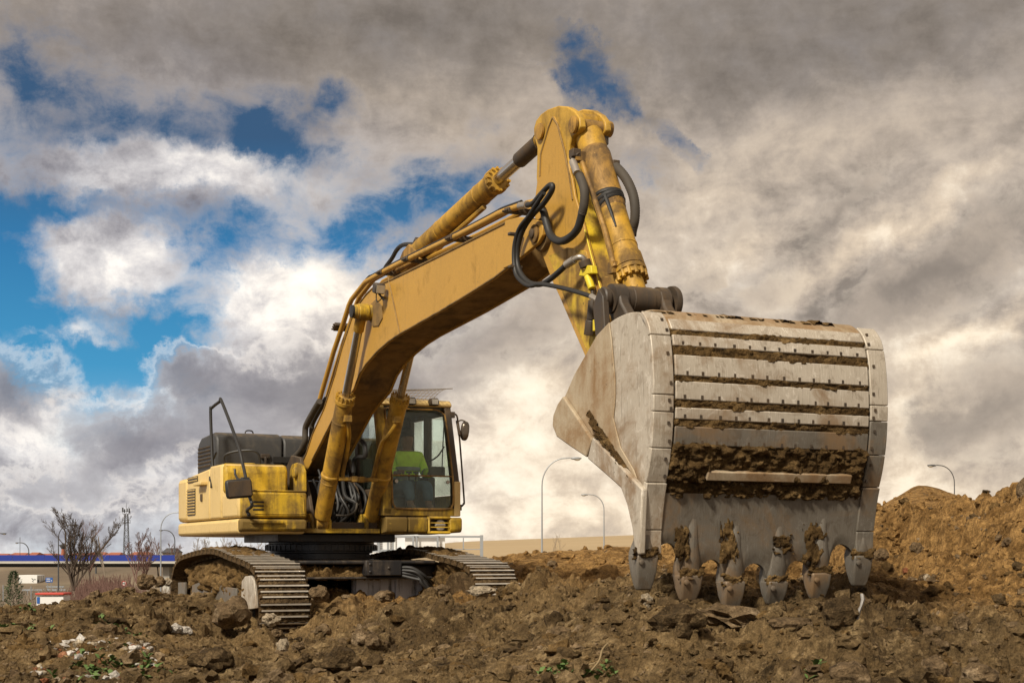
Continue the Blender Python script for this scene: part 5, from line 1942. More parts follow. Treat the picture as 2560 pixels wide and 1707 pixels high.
# teeth: adapter with a ridge, and the cap that fits over it
for i, (s_, z1_, z0_) in enumerate(teeth):
    corner = i in (0, 5)
    rw = .090 if not corner else .084
    t0 = lip_t(z1_)
    g = MB()
    ztop = z1_ + (.48 if not corner else .22)
    sec = []
    for k, a in enumerate((0, .15, .3, .55, .8, 1.0)):
        z = z1_ - .02 + (ztop - z1_) * a
        hw = rw * (1.0, 1.0, .88, .62, .54, .44)[k]
        pr_ = (.055, .060, .070, .056, .045, .02)[k]
        t = lip_t(z)
        sec.append([(t - .07, s_ - hw, z), (t + pr_ * .7, s_ - hw * .8, z), (t + pr_, s_ - hw * .3, z), (t + pr_, s_ + hw * .3, z), (t + pr_ * .7, s_ + hw * .8, z), (t - .07, s_ + hw, z)])
    vs = [p for s2 in sec for p in s2]
    fs = []
    for k in range(len(sec) - 1):
        for j in range(6):
            j2 = (j + 1) % 6
            fs.append((k * 6 + j, k * 6 + j2, k * 6 + 6 + j2, k * 6 + 6 + j))
    fs += [tuple(range(6)), tuple(range(len(vs) - 6, len(vs)))]
    g.add(vs, fs)
    g.build('tooth_adapter', M['bucket_dark'], bk, bevel=0.006, angle=50)
    g = MB()
    sec = []
    for k, a in enumerate((0, .12, .5, .85, 1.0)):
        z = z1_ + (z0_ - z1_) * a
        hw = (.090, .091, .085, .072, .058)[k]
        dp = (.070, .072, .056, .030, .018)[k]
        sec.append([(t0 - dp * .9, s_ - hw, z), (t0 + dp, s_ - hw * .96, z), (t0 + dp * 1.05, s_, z), (t0 + dp, s_ + hw * .96, z), (t0 - dp * .9, s_ + hw, z)])
    vs = [p for s2 in sec for p in s2]
    fs = []
    for k in range(len(sec) - 1):
        for j in range(5):
            j2 = (j + 1) % 5
            fs.append((k * 5 + j, k * 5 + j2, k * 5 + 5 + j2, k * 5 + 5 + j))
    fs += [tuple(range(5)), tuple(range(len(vs) - 5, len(vs)))]
    g.add(vs, fs)
    to = g.build('tooth', M['tooth'] if i else M['bucket_dark'], bk, bevel=0.012, angle=50)
    g = MB()
    g.lathe((t0 + .068, s_ - .056, z1_ - .055), (1, 0, 0), [(0, .020), (.012, .020), (.016, .012)], 14)
    g.build('retaining_pin', M['tooth'], to)

# mud packed on the bucket back
MS = lambda s0, s1, z0, z1, base: (lambda a, b, h: shell_p(s0 + (s1 - s0) * a, z0 + (z1 - z0) * b, base + h))
mud_sheet('packed_mud', bk, MS(-.87, .88, zv(1240), zv(1102), .006), 200, 60, 301, .055, .28, (13, 4), rag=1.0)
gaps = [(826, 838), (866, 888), (940, 953), (999, 1018), (1047, 1064)]
for i, (v0, v1) in enumerate(gaps):
    mud_sheet('packed_mud', bk, MS(-.86, .865, zv(v1 + 5), zv(v0 - 3), .012), 190, 14, 320 + i * 11, .020, .62, (14, 1.0), rag=.9)
mud_sheet('packed_mud', bk, lambda a, b, h: Vector((tz(1500 + 112 * a + 0 * b, 1100 + 132 * a, -HB)[0] - .14 * b, -HB - .013 - h, tz(1500 + 112 * a, 1100 + 132 * a, -HB)[1] + .02 + .22 * b * (1 - .5 * a))), 70, 22, 401, .05, .2, (7, 3), rag=.8)
for i, (s_, z1_, z0_) in enumerate(teeth):
    mud_sheet('tooth_mud', bk, lambda a, b, h: Vector((lip_t(z1_) + .060 + h, s_ - .12 + .24 * a, z1_ - .04 + .10 * b)), 22, 14, 500 + i, .026, -.18, (2.4, 1.6), rag=1.2)
    if 0 < i < 5:
        q0, q1, qs, qc = ((-.16, .10, .26, -.34), (-.15, .13, .34, -.12), (-.06, .20, .16, -.30), (-.19, .06, .32, -.26))[i - 1]
        mud_sheet('tooth_mud', bk, lambda a, b, h: Vector((lip_t(z1_ + .3) + .045 + h, s_ + q0 + (.10 + .03 * i) * a, z1_ + q1 + qs * b)), 18, 24, 541 + i * 7, .020, qc, (2.2, 2.6), rag=1.5)
mud_sheet('packed_mud', bk, lambda a, b, h: Vector((10.1 + .5 * b, -.9 + 1.8 * a, 2.950 - .05 * b + h)), 160, 12, 611, .018, -.25, (14, 1), rag=1.1)

# hoses and clutter between the boom cylinders
rnd = random.Random(11)
for k in range(16):
    g = MB()
    s0_ = rnd.uniform(-.26, .24)
    a = [(rnd.uniform(.3, .6), s0_, rnd.uniform(2.1, 2.3)), (rnd.uniform(.6, .85), s0_ + rnd.uniform(-.1, .1), rnd.uniform(1.9, 2.05)), (rnd.uniform(.75, 1.0), s0_ + rnd.uniform(-.12, .12), rnd.uniform(1.68, 1.8)), (rnd.uniform(.5, .8), s0_ + rnd.uniform(-.15, .15), 1.53)]
    g.tube(spline(a, 6), rnd.choice((.018, .022, .028)), 8)
    g.build('swivel_hose', M['rubber'], up)
g = MB()
g.tube(spline([(1.05, -.14, 1.66), (1.10, .0, 1.66), (1.12, .10, 1.72), (1.08, .14, 1.82)], 6), .014, 8)
g.build('grease_hose', M['rubber_dusty'], up)
g = MB()
g.box((.1, -.06, 1.62), (.7, .5, .25))
g.box((.45, .1, 1.75), (.25, .3, .2))
g.build('control_valve', M['greasy'], up, bevel=0.02)

# ================================================================== loose rocks and clods
def ground_at(u, v):
    """walk the view ray out to the ground; returns the world point"""
    ys = np.linspace(6, 34, 900)
    X = (u - 1280) / FPX * ys
    Z = EYE + (1385 - v) / FPX * ys
    g_ = ground_h(X, ys)
    hit = np.nonzero(Z < g_)[0]
    k = hit[0] if len(hit) else 899
    return Vector((X[k], ys[k], g_[k]))


def boulder(name, u, v, w, h, mat, label, seed, cat='rock', group=None, rough=.38, sink=.25, Y=None, sub=3, freq=1.5, angle=28, tilt=0.0):
    p = ground_at(u, v + h * .35) if Y is None else Vector(((u - 1280) / FPX * Y, Y, 0))
    if Y is not None:
        p.z = EYE + (1385 - (v + h * .35)) / FPX * Y
    k = p.y / FPX
    g = MB()
    rx, rz = w * k / 2, h * k / 2
    g.lump((0, 0, 0), (rx, (rx + rz) * .5, rz), seed, sub, rough, freq)
    o = g.build(name, M[mat], None, angle=angle)
    o.location = (p.x, p.y + rx * .3, p.z + rz * (1 - 2 * sink))
    o.rotation_euler = (0, tilt, seed * 1.3 if not tilt else 0.15)
    tag(o, label, cat, group)
    return o


GR = 'boulders and clods lying on the dug soil'
boulder('boulder', 578, 1528, 118, 72, 'rock', 'large brown boulder lying right in front of the nearer track', 1, group=GR, Y=15.4, sink=.2)
boulder('boulder', 676, 1545, 52, 34, 'pale_rock', 'pale pointed rock between the big boulder and the nearer track', 2, group=GR, Y=15.2)
boulder('boulder', 798, 1480, 52, 40, 'rock', 'rounded tan boulder just right of the nearer track', 3, group=GR, Y=17.6)
boulder('boulder', 961, 1486, 60, 30, 'rock', 'rounded brown rock under the black belly plate', 4, group=GR, Y=17.6)
boulder('boulder', 1083, 1475, 26, 22, 'rock', 'small round rock left of the far track idler', 5, group=GR, Y=17.3)
boulder('boulder', 1108, 1472, 44, 30, 'rock', 'lumpy rock in front of the far track idler', 6, group=GR, Y=17.0)
boulder('boulder', 1205, 1474, 74, 26, 'pale_rock', 'pale flat slab resting before the far track', 7, group=GR, Y=16.4)
boulder('boulder', 364, 1450, 52, 36, 'rock', 'round yellowish clod on the crest left of the nearer track', 8, cat='clod', group=GR, Y=18.2)
boulder('boulder', 398, 1452, 34, 26, 'rock', 'darker clod wedged behind the nearer track at the lamp post foot', 9, cat='clod', group=GR, Y=18.6)
boulder('boulder', 418, 1452, 22, 20, 'pale_rock', 'small pale clod touching the tail of the nearer track', 10, cat='clod', group=GR, Y=18.8)
boulder('stone', 438, 1570, 34, 26, 'white_rock', 'whitish angular stone, left one of the pair below the boulder', 11, 'stone', group=GR)
boulder('stone', 462, 1578, 36, 24, 'white_rock', 'whitish flat stone, right one of the pair below the boulder', 12, 'stone', group=GR)
boulder('boulder', 404, 1572, 46, 44, 'dark_rock', 'dark earthy clod left of the pair of whitish stones', 13, cat='clod', group=GR)
boulder('boulder', 904, 1596, 54, 46, 'rock', 'grey-brown rock half buried right of the hollow', 14, group=GR)
boulder('boulder', 934, 1614, 42, 38, 'rock', 'tilted brown rock leaning on the half buried one', 15, group=GR)
boulder('boulder', 706, 1614, 28, 38, 'pale_rock', 'upright pale stone standing in the foreground soil', 16, 'stone', group=GR)
boulder('boulder', 745, 1622, 30, 24, 'rock', 'small brown stone beside the upright pale one', 17, 'stone', group=GR)
boulder('boulder', 690, 1580, 36, 26, 'rock', 'brown stone below the nearer track front', 18, 'stone', group=GR)
boulder('boulder', 530, 1656, 110, 64, 'dark_rock', 'large dark overhanging clod in the foreground left of centre', 19, cat='clod', group=GR, rough=.45)
boulder('boulder', 856, 1650, 110, 70, 'dark_rock', 'large dark crumbly clod in the foreground below the hollow', 20, cat='clod', group=GR, rough=.45)
boulder('slab', 1850, 1548, 215, 62, 'rock', 'long tan layered slab lying under the bucket teeth', 21, 'slab', group=GR, rough=.55, freq=2.0, tilt=.22)
boulder('slab', 1975, 1560, 120, 40, 'rock', 'broken tan slab right of the long pale one', 22, 'slab', group=GR, Y=9.85)
boulder('stone', 1616, 1512, 24, 40, 'pale_rock', 'pale upright shard by the leftmost bucket tooth', 23, 'stone', group=GR)
boulder('boulder', 1700, 1556, 130, 84, 'dark_rock', 'big dark clod left of the slabs under the bucket', 24, cat='clod', group=GR, rough=.5)
boulder('boulder', 2100, 1536, 80, 84, 'dark_rock', 'dark clod beside the torn plastic strip right of the teeth', 25, cat='clod', group=GR, rough=.5)
boulder('boulder', 2128, 1690, 112, 70, 'rock', 'rounded cracked clod at the bottom edge under the bucket', 26, cat='clod', group=GR, rough=.3)
boulder('boulder', 2340, 1672, 76, 70, 'rock', 'pale crumbly clod, left of the two at the bottom right', 27, cat='clod', group=GR, rough=.5)
boulder('boulder', 2450, 1690, 90, 60, 'rock', 'pale crumbly clod, right of the two at the bottom right', 28, cat='clod', group=GR, rough=.5)
boulder('boulder', 2558, 1222, 30, 52, 'rock', 'upright stone on the pit ridge at the right edge', 29, group=GR, Y=18.4)
boulder('brick_fragment', 2266, 1434, 20, 16, 'brick', 'orange brick fragment on the pit slope', 30, 'brick', sub=2)
boulder('boulder', 2292, 1372, 32, 28, 'rock', 'rounded rock half way up the pit wall', 31, group=GR)
boulder('boulder', 2205, 1388, 42, 34, 'rock', 'tan rock just right of the last bucket tooth', 32, group=GR)
boulder('stone', 2318, 1446, 18, 20, 'pale_rock', 'small pale stone below the brick fragment', 33, 'stone', sub=2)
boulder('stone', 2275, 1546, 40, 26, 'dark_rock', 'dark stone at the foot of the pit slope', 34, 'stone', group=GR)
boulder('stone', 2405, 1555, 30, 44, 'rock', 'upright brown stone at the foot of the pit wall', 35, 'stone', group=GR)
boulder('stone', 1130, 1520, 16, 20, 'white_rock', 'single white flake lying on the slope before the far track', 36, 'stone', sub=2, Y=15.4)
boulder('stone', 1512, 1508, 34, 16, 'dark_rock', 'wet dark stone with a pale fleck left of the bucket', 37, 'stone', sub=2)
rnd = random.Random(5)
WG = 'pale stones of the small rubble heap'
for k, (u, v, w, h, mt) in enumerate([(322, 1612, 24, 18, 'white_rock'), (345, 1618, 18, 14, 'white_rock'), (330, 1632, 28, 18, 'white_rock'), (312, 1624, 16, 14, 'pale_rock'), (366, 1612, 22, 12, 'white_rock'),
                                      (352, 1606, 16, 12, 'pale_rock'), (375, 1622, 20, 14, 'white_rock'), (338, 1605, 12, 10, 'white_rock'), (318, 1642, 18, 14, 'white_rock'), (360, 1630, 14, 10, 'pale_rock')]):
    boulder('rubble_stone', u, v, w, h, mt, ['white stone at the upper left of the small rubble heap', 'white stone in the middle of the small rubble heap', 'largest white stone, at the foot of the small rubble heap', 'beige stone on the left side of the small rubble heap', 'flat white stone near the right end of the rubble heap', 'beige stone at the top of the small rubble heap', 'rightmost white stone of the small rubble heap', 'smallest white stone, topmost on the rubble heap', 'lowest white stone of the small rubble heap', 'beige stone low on the right of the rubble heap'][k], 60 + k, 'stone', group=WG, sub=2)
boulder('brick_fragment', 332, 1618, 12, 9, 'brick', 'small brick chip among the pale rubble stones', 75, 'brick', sub=2)
boulder('brick_fragment', 110, 1700, 26, 16, 'brick', 'pinkish brick lump at the bottom left edge', 76, 'brick', sub=2)

# rubble trail and scattered clods
def scatter(name, n, sub, smin, smax, mats, seed, region, pw=2.2):
    rs = np.random.RandomState(seed)
    V, Fc = ico(sub)
    V = np.array([tuple(p) for p in V])
    Fc = np.array(Fc)
    yv = region[1][0] * (region[1][1] / region[1][0]) ** rs.rand(n)
    av = region[0][0] + (region[0][1] - region[0][0]) * rs.rand(n)
    xv = yv * av
    zv_ = ground_h(xv, yv)
    sz_ = smin + (smax - smin) * rs.rand(n) ** pw
    nv, nf = len(V), len(Fc)
    vs = np.zeros((n, nv, 3), np.float32)
    for k in range(n):
        q = V * (1 + .85 * (rs.rand(nv, 1) - .5) + .25 * np.sin(V[:, :1] * 3 + rs.rand() * 6) * np.cos(V[:, 1:2] * 2.7 + rs.rand() * 6))
        q = q * (sz_[k] * (0.75 + .6 * rs.rand(3)) * np.array([1, 1, .75]))
        a = rs.rand() * 6.28
        c_, s_ = math.cos(a), math.sin(a)
        vs[k, :, 0] = q[:, 0] * c_ - q[:, 1] * s_ + xv[k]
        vs[k, :, 1] = q[:, 0] * s_ + q[:, 1] * c_ + yv[k]
        vs[k, :, 2] = q[:, 2] + zv_[k] + sz_[k] * .05
    faces = (Fc[None] + (np.arange(n) * nv)[:, None, None]).reshape(-1, 3)
    me = bpy.data.meshes.new(name)
    me.vertices.add(n * nv)
    me.vertices.foreach_set('co', vs.reshape(-1))
    me.loops.add(faces.size)
    me.loops.foreach_set('vertex_index', faces.reshape(-1).astype(np.int32))
    me.polygons.add(len(faces))
    me.polygons.foreach_set('loop_start', np.arange(0, faces.size, 3, dtype=np.int32))
    for mm in mats:
        me.materials.append(M[mm])
    mi_ = np.repeat(rs.randint(0, len(mats), n), nf).astype(np.int32)
    me.polygons.foreach_set('material_index', mi_)
    me.polygons.foreach_set('use_smooth', np.zeros(len(faces), bool))
    me.update()
    me.validate()
    o = bpy.data.objects.new(name, me)
    COL.objects.link(o)
    o['kind'] = 'stuff'
    return o


scatter('soil_crumbs', 24000, 1, .005, .024, ['clod', 'clod', 'mud', 'rock'], 21, ((-.42, .42), (6.8, 18)))
scatter('soil_clods', 4200, 2, .014, .075, ['clod', 'clod', 'clod', 'mud', 'rock', 'dark_rock'], 22, ((-.42, .42), (6.8, 19)), 2.8)
scatter('far_soil_clods', 1800, 2, .02, .075, ['clod', 'clod', 'clod', 'rock'], 23, ((-.28, .46), (17, 30)), 2.4)
tr_ = scatter('rubble_chips', 420, 1, .008, .040, ['white_rock', 'pale_rock', 'rock', 'brick'], 24, ((-.315, -.235), (8.2, 11.6)), 1.6)

# weeds
m, T, b, P, o_ = new_mat('weed_leaf')
c = T.mix(T.noise(P, 9, 4), (0.045, 0.085, 0.018), (0.12, 0.19, 0.045))
T.l.new(c, b.inputs['Base Color'])
b.inputs['Roughness'].default_value = .7
M['weed'] = m
rnd = random.Random(9)
for k, (u, v, n, sp, lab) in enumerate([(15, 1570, 70, .30, 'large leafy green weed at the left edge on the dirt slope'), (70, 1522, 16, .12, 'small green weed near the crest at left'),
                                        (290, 1575, 26, .22, 'sparse green weeds above the rubble heap'), (240, 1690, 60, .35, 'low green weeds along the rubble trail'),
                                        (335, 1662, 34, .22, 'bluish green weeds below the pale stones'),
                                        (1500, 1698, 16, .09, 'tiny bright weed at the bottom edge, right of a dry twig'), (1400, 1690, 18, .10, 'small greyish weed left of the dry twig'),
                                        (2045, 1696, 8, .05, 'single seedling left of the cracked clod')]):
    p = ground_at(u, v)
    g = MB()
    for j in range(n):
        q = Vector((rnd.gauss(0, sp * .6), rnd.gauss(0, sp * .6), 0))
        z0 = gz(p.x + q.x, p.y + q.y) - p.z
        q.z = z0
        for l in range(3):
            a = rnd.uniform(0, 6.28)
            L = rnd.uniform(.03, .085)
            d1 = Vector((math.cos(a), math.sin(a), rnd.uniform(.5, 1.3))).normalized()
            w = Vector((-math.sin(a), math.cos(a), 0)) * L * .22
            tip = q + d1 * L + Vector((0, 0, -.2 * L))
            mid = q + d1 * L * .6
            g.add([q - w * .2, q + w * .2, mid + w, tip, mid - w], [(0, 1, 2, 4), (4, 2, 3)])
    o = g.build('weed', M['weed'], None, smooth=False, fix=False)
    o.location = p
    tag(o, lab, 'weed', 'green weeds on the soil')
# torn pale plastic strip hanging out of the soil
p = ground_at(2132, 1545)
k = p.y / FPX
g = MB()
zs_ = [(15, -78, 0.0), (17, -60, .02), (12, -42, .03), (6, -22, .02), (2, -4, .04), (-6, 12, .06)]
g.grid(lambda i, j: Vector((zs_[i][0] * k + (j - 1) * .010 * (1 + .4 * (i % 2)), -.08 - zs_[i][2] - .015 * (j == 1), -zs_[i][1] * k * .8)), 5, 2)
o = g.build('plastic_strip', m_plain('dirty_plastic', (.34, .32, .30), .35, 0, .4, 30), fix=False)
o.location = p
md = o.modifiers.new('thick', 'SOLIDIFY')
md.thickness = .006
tag(o, 'torn pale plastic strip hanging from the soil right of the bucket teeth', 'plastic strip')
# dry twig
p = ground_at(1475, 1690)
g = MB()
g.tube(spline([(0, 0, 0), (.05, 0, .06), (.07, .02, .12), (.10, 0, .16)], 4), .006, 6)
g.tube(spline([(-.12, 0, .0), (-.04, 0, .03), (.03, 0, .05)], 4), .005, 6)
m_tw = m_plain('dry_twig', (.25, .18, .09), .8)
o = g.build('twig', m_tw)
o.location = p + Vector((0, 0, .01))
tag(o, 'dry bent twig at the bottom edge between two small weeds', 'twig')

# ================================================================== distance
M['galv'] = m_plain('galvanised_steel', (.30, .32, .34), .5, .3, .15, .6)
M['lampdark'] = m_plain('weathered_post', (.075, .078, .085), .5, .2, .2, .6)
M['white'] = m_plain('white_sheet', (.72, .72, .70), .5, 0, .08, .5)
M['blue'] = m_plain('blue_parapet', (.008, .030, .26), .5, 0, .12, .3)
M['concrete'] = m_plain('concrete', (.45, .43, .38), .85, 0, .2, .4)
M['deckdark'] = m_plain('deck_underside', (.04, .036, .03), .8, 0, .3, .3)
M['red'] = m_plain('red_roof', (.48, .055, .035), .6, 0, .15, 1)
M['tile'] = m_plain('roof_tiles', (.33, .11, .06), .8, 0, .3, .4)
M['wall'] = m_plain('house_wall', (.42, .36, .27), .9, 0, .15, .3)
M['bark'] = m_plain('bark', (.085, .062, .045), .9, 0, .35, 1.2)
M['bark_pale'] = m_plain('pale_bark', (.25, .20, .15), .9, 0, .3, 1.0)
M['twig_red'] = m_plain('reddish_twigs', (.17, .095, .075), .9, 0, .35, .8)
M['pine'] = m_plain('pine_needles', (.035, .060, .018), .8, 0, .5, 3)
M['signblue'] = m_plain('sign_blue', (.012, .09, .33), .5, 0, .05, 1)
M['signred'] = m_plain('sign_red', (.50, .03, .03), .5, 0, .05, 1)


def land_z(X, Y):
    return float(land_h(np.array([float(X)]), np.array([float(Y)]))[0])


LG = 'curved street lamps beside the road'


def street_lamp(u, vtop, Y, dir_, reach, label, vhead=None, mat='galv', base=None):
    X = (u - 1280) / FPX * Y
    z0 = land_z(X, Y) if base is None else base
    r = empty('street_lamp', (X, Y, z0))
    tag(r, label, 'street lamp', LG)
    H = EYE + (1385 - vtop) / FPX * Y - z0
    rw = reach / FPX * Y
    g = MB()
    pts = [(0, 0, 0), (0, 0, H * .3), (0, 0, H - rw * .95)]
    for k in range(1, 10):
        a = k / 9 * math.pi / 2
        pts.append((dir_ * rw * .82 * (1 - math.cos(a)), 0, H - rw * .95 + rw * .95 * math.sin(a)))
    pts.append((dir_ * rw * .98, 0, H + .04))
    kpx = Y / FPX
    g.tube(pts, [max(.085, kpx * 2.2)] + [max(.075, kpx * 1.9)] + [max(.05, kpx * 1.2)] * (len(pts) - 2), 8)
    g.build('pole', M[mat], r)
    g = MB()
    V, Fc = ico(2)
    g.add([Vector((dir_ * (rw + .42), 0, H)) + Vector((p.x * .48, p.y * .17, p.z * (.10 if p.z > 0 else .14))) for p in V], Fc)
    g.build('lamp_head', M[mat], r)
    g = MB()
    g.add([Vector((dir_ * (rw + .52), 0, H - .09)) + Vector((p.x * .26, p.y * .14, p.z * .12)) for p in V], Fc)
    g.build('lens', M['lamp_glass'], r)
    return r


street_lamp(146, 1312, 220, 1, 34, 'tall curved lamp post left of the bare tree, arm pointing right', mat='lampdark')
street_lamp(72, 1356, 330, -1, 24, 'curved lamp post behind the blue overpass at far left', mat='lampdark')
street_lamp(402, 1281, 200, 1, 44, 'tall lamp post just left of the excavator tail, arm running behind it', mat='galv')
street_lamp(437, 1325, 300, -1, 28, 'lower lamp post behind the tall one by the excavator tail', mat='lampdark')
street_lamp(240, 1341, 300, -1, 26, 'lamp post seen through the bare tree branches', mat='lampdark')
street_lamp(-16, 1333, 230, 1, 18, 'lamp at the left edge with only its head in view', mat='lampdark')
street_lamp(1355, 1145, 122, 1, 72, 'large lamp post between the cab and the bucket, arm pointing right', mat='galv')
street_lamp(1510, 1236, 190, -1, 40, 'smaller lamp post close to the bucket, arm pointing left', mat='galv')
street_lamp(2386, 1163, 150, -1, 46, 'dark lamp post rising behind the spoil heap on the right', mat='lampdark', base=-1.0)

# overpass
YB = 250.0
kb = YB / FPX
X0, X1 = (-700 - 1280) * kb, (437 - 1280) * kb
bz = lambda v: EYE + (1385 - v) * kb
br = empty('overpass', (0, 0, 0))
tag(br, 'road overpass with a long dark blue parapet behind the bare trees', 'bridge')
npan = 14
for k in range(npan):
    a = X0 + (X1 - X0) * k / npan
    b_ = X0 + (X1 - X0) * (k + 1) / npan
    g = MB()
    g.box(((a + b_) / 2, YB, (bz(1387) + bz(1402)) / 2), (b_ - a - .05, .12, bz(1387) - bz(1402)))
    g.build('parapet_panel', M['blue'], br)
g = MB()
g.box(((X0 + X1) / 2 + 8, YB + .1, (bz(1402.3) + bz(1408)) / 2), (X1 - X0 + 16, .5, bz(1402.3) - bz(1408)))
g.build('edge_beam', M['concrete'], br)
g = MB()
g.box(((X0 + X1) / 2 + 8, YB + 5.5, (bz(1406) + bz(1417)) / 2), (X1 - X0 + 16, 10, bz(1406) - bz(1417)))
g.build('deck', M['deckdark'], br)
for xp in ((408 - 1280) * kb, (-250 - 1280) * kb):
    g = MB()
    g.box((xp, YB + 4, (bz(1415) - 6) / 2 - .2), (1.1, 4, bz(1415) + 6.2))
    g.build('pier', M['concrete'], br)

# houses beyond the overpass
def house(u0, u1, vr, ve, Y, label, roofm='tile', wallm='wall'):
    k = Y / FPX
    xa, xb = (u0 - 1280) * k, (u1 - 1280) * k
    zr, ze = EYE + (1385 - vr) * k, EYE + (1385 - ve) * k
    r = empty('house', ((xa + xb) / 2, Y, land_z((xa + xb) / 2, Y)))
    tag(r, label, 'house', 'distant houses beyond the overpass')
    w = (xb - xa) / 2
    z0 = r.location.z
    g = MB()
    g.box((0, 4, (ze - z0) / 2 - .5), (2 * w * .94, 8, ze - z0 + 1))
    g.build('wall', M[wallm], r)
    g = MB()
    g.ext([(-w, -.5, ze - z0), (w, -.5, ze - z0), (w * .75, 4, zr - z0), (-w * .75, 4, zr - z0)], (0, .05, -.15))
    g.ext([(-w, 8.5, ze - z0), (w, 8.5, ze - z0), (w * .75, 4, zr - z0), (-w * .75, 4, zr - z0)], (0, -.05, -.15))
    g.ext([(-w, -.5, ze - z0), (-w, 8.5, ze - z0), (-w * .75, 4, zr - z0)], (.1, 0, -.1))
    g.ext([(w, -.5, ze - z0), (w, 8.5, ze - z0), (w * .75, 4, zr - z0)], (-.1, 0, -.1))
    g.build('roof', M[roofm], r)
    for q in (-.5, .1, .55):
        g = MB()
        g.box((w * q, -.06, ze - z0 - 1.2), (1.0, .1, 1.1))
        g.build('window', M['deckdark'], r)


for (a, b_, vr, ve, Y, lab) in [(-40, 18, 1383, 1388, 420, 'red-roofed house at the far left edge above the overpass'), (20, 64, 1381, 1387, 430, 'red-roofed house second from the left above the overpass'),
                                (66, 92, 1380, 1387, 425, 'red-roofed house with a peaked ridge left of the lamp post'), (94, 140, 1383, 1388, 440, 'long low red roof right of the water tower lamp'),
                                (168, 210, 1382, 1387, 450, 'low red roof behind the left limbs of the bare tree'), (214, 262, 1379.5, 1386, 460, 'red roof directly behind the bare tree'),
                                (264, 300, 1380, 1386, 450, 'red roof between the bare tree and the mast'), (322, 372, 1379, 1386, 470, 'red roof right of the lattice mast')]:
    house(a, b_, vr, ve, Y, lab)
house(404, 440, 1369, 1380, 400, 'pale house with a dark roof on a rise by the excavator tail', 'lampdark')
house(470, 560, 1376, 1384, 520, 'row of low red roofs seen under the excavator tail')

# water tower
p = wp(158, 1385, 430)
r = empty('water_tower', (p.x, p.y, land_z(p.x, p.y)))
tag(r, 'mushroom-shaped concrete water tower beyond the overpass', 'water tower')
k = 430 / FPX
zt = EYE + (1385 - 1357) * k - r.location.z
g = MB()
g.lathe((0, 0, 0), (0, 0, 1), [(0, .7), (zt - 1.6, .45)], 12)
g.build('stem', M['tile'], r)
g = MB()
g.lathe((0, 0, zt - 1.7), (0, 0, 1), [(0, .45), (1.1, 1.15), (1.25, 1.15), (1.3, .45), (1.7, .42)], 20)
g.build('tank', M['lampdark'], r)

# lattice mast
YM = 340
k = YM / FPX
X = (316 - 1280) * k
r = empty('lattice_mast', (X, YM, land_z(X, YM)))
tag(r, 'steel lattice telecom mast with antennas on top beyond the overpass', 'mast')
Hm = EYE + (1385 - 1284) * k - r.location.z
w0, w1 = .62, .30
g = MB()
cor = [(-1, -1), (1, -1), (1, 1), (-1, 1)]
for (a, b_) in cor:
    g.tube([(a * w0, b_ * w0, 0), (a * w1, b_ * w1, Hm)], .075, 4)
nst = 14
for i in range(nst):
    z0, z1_ = Hm * i / nst, Hm * (i + 1) / nst
    wa, wb = w0 + (w1 - w0) * i / nst, w0 + (w1 - w0) * (i + 1) / nst
    for q in range(4):
        a, b_ = cor[q], cor[(q + 1) % 4]
        if i % 2:
            a, b_ = b_, a
        g.tube([(a[0] * wa, a[1] * wa, z0), (b_[0] * wb, b_[1] * wb, z1_)], .045, 4)
        g.tube([(a[0] * wb, a[1] * wb, z1_), (b_[0] * wb, b_[1] * wb, z1_)], .045, 4)
g.build('lattice', M['lampdark'], r)
for zz_ in (Hm, Hm * .80):
    g = MB()
    for q in range(4):
        a, b_ = cor[q], cor[(q + 1) % 4]
        for dz in (0, .6):
            g.tube([(a[0] * .7, a[1] * .7, zz_ + dz), (b_[0] * .7, b_[1] * .7, zz_ + dz)], .05, 4)
        g.tube([(a[0] * .7, a[1] * .7, zz_), (a[0] * .7, a[1] * .7, zz_ + .6)], .04, 4)
    g.build('platform', M['lampdark'], r)
g = MB()
for (x, y, w, h, z) in ((-.75, -.3, .35, 1.0, .9), (-.5, .4, .25, .8, .7), (.72, -.2, .26, 1.1, .7), (.35, -.6, .2, .8, .8)):
    g.box((x, y, Hm + z), (w, .2, h))
g.tube([(0, 0, Hm), (0, 0, Hm + 2.4)], .05, 4)
g.tube([(.5, 0, Hm), (.5, 0, Hm + 1.6)], .04, 4)
g.build('antenna', M['lampdark'], r)
# thin aerial far left
p = wp(50, 1385, 400)
g = MB()
g.tube([(0, 0, 0), (0, 0, EYE + (1385 - 1342) * 400 / FPX + 5)], .07, 5)
o = g.build('aerial_mast', M['lampdark'])
o.location = (p.x, p.y, -5)
tag(o, 'thin aerial rising beside the far left lamp post', 'aerial')


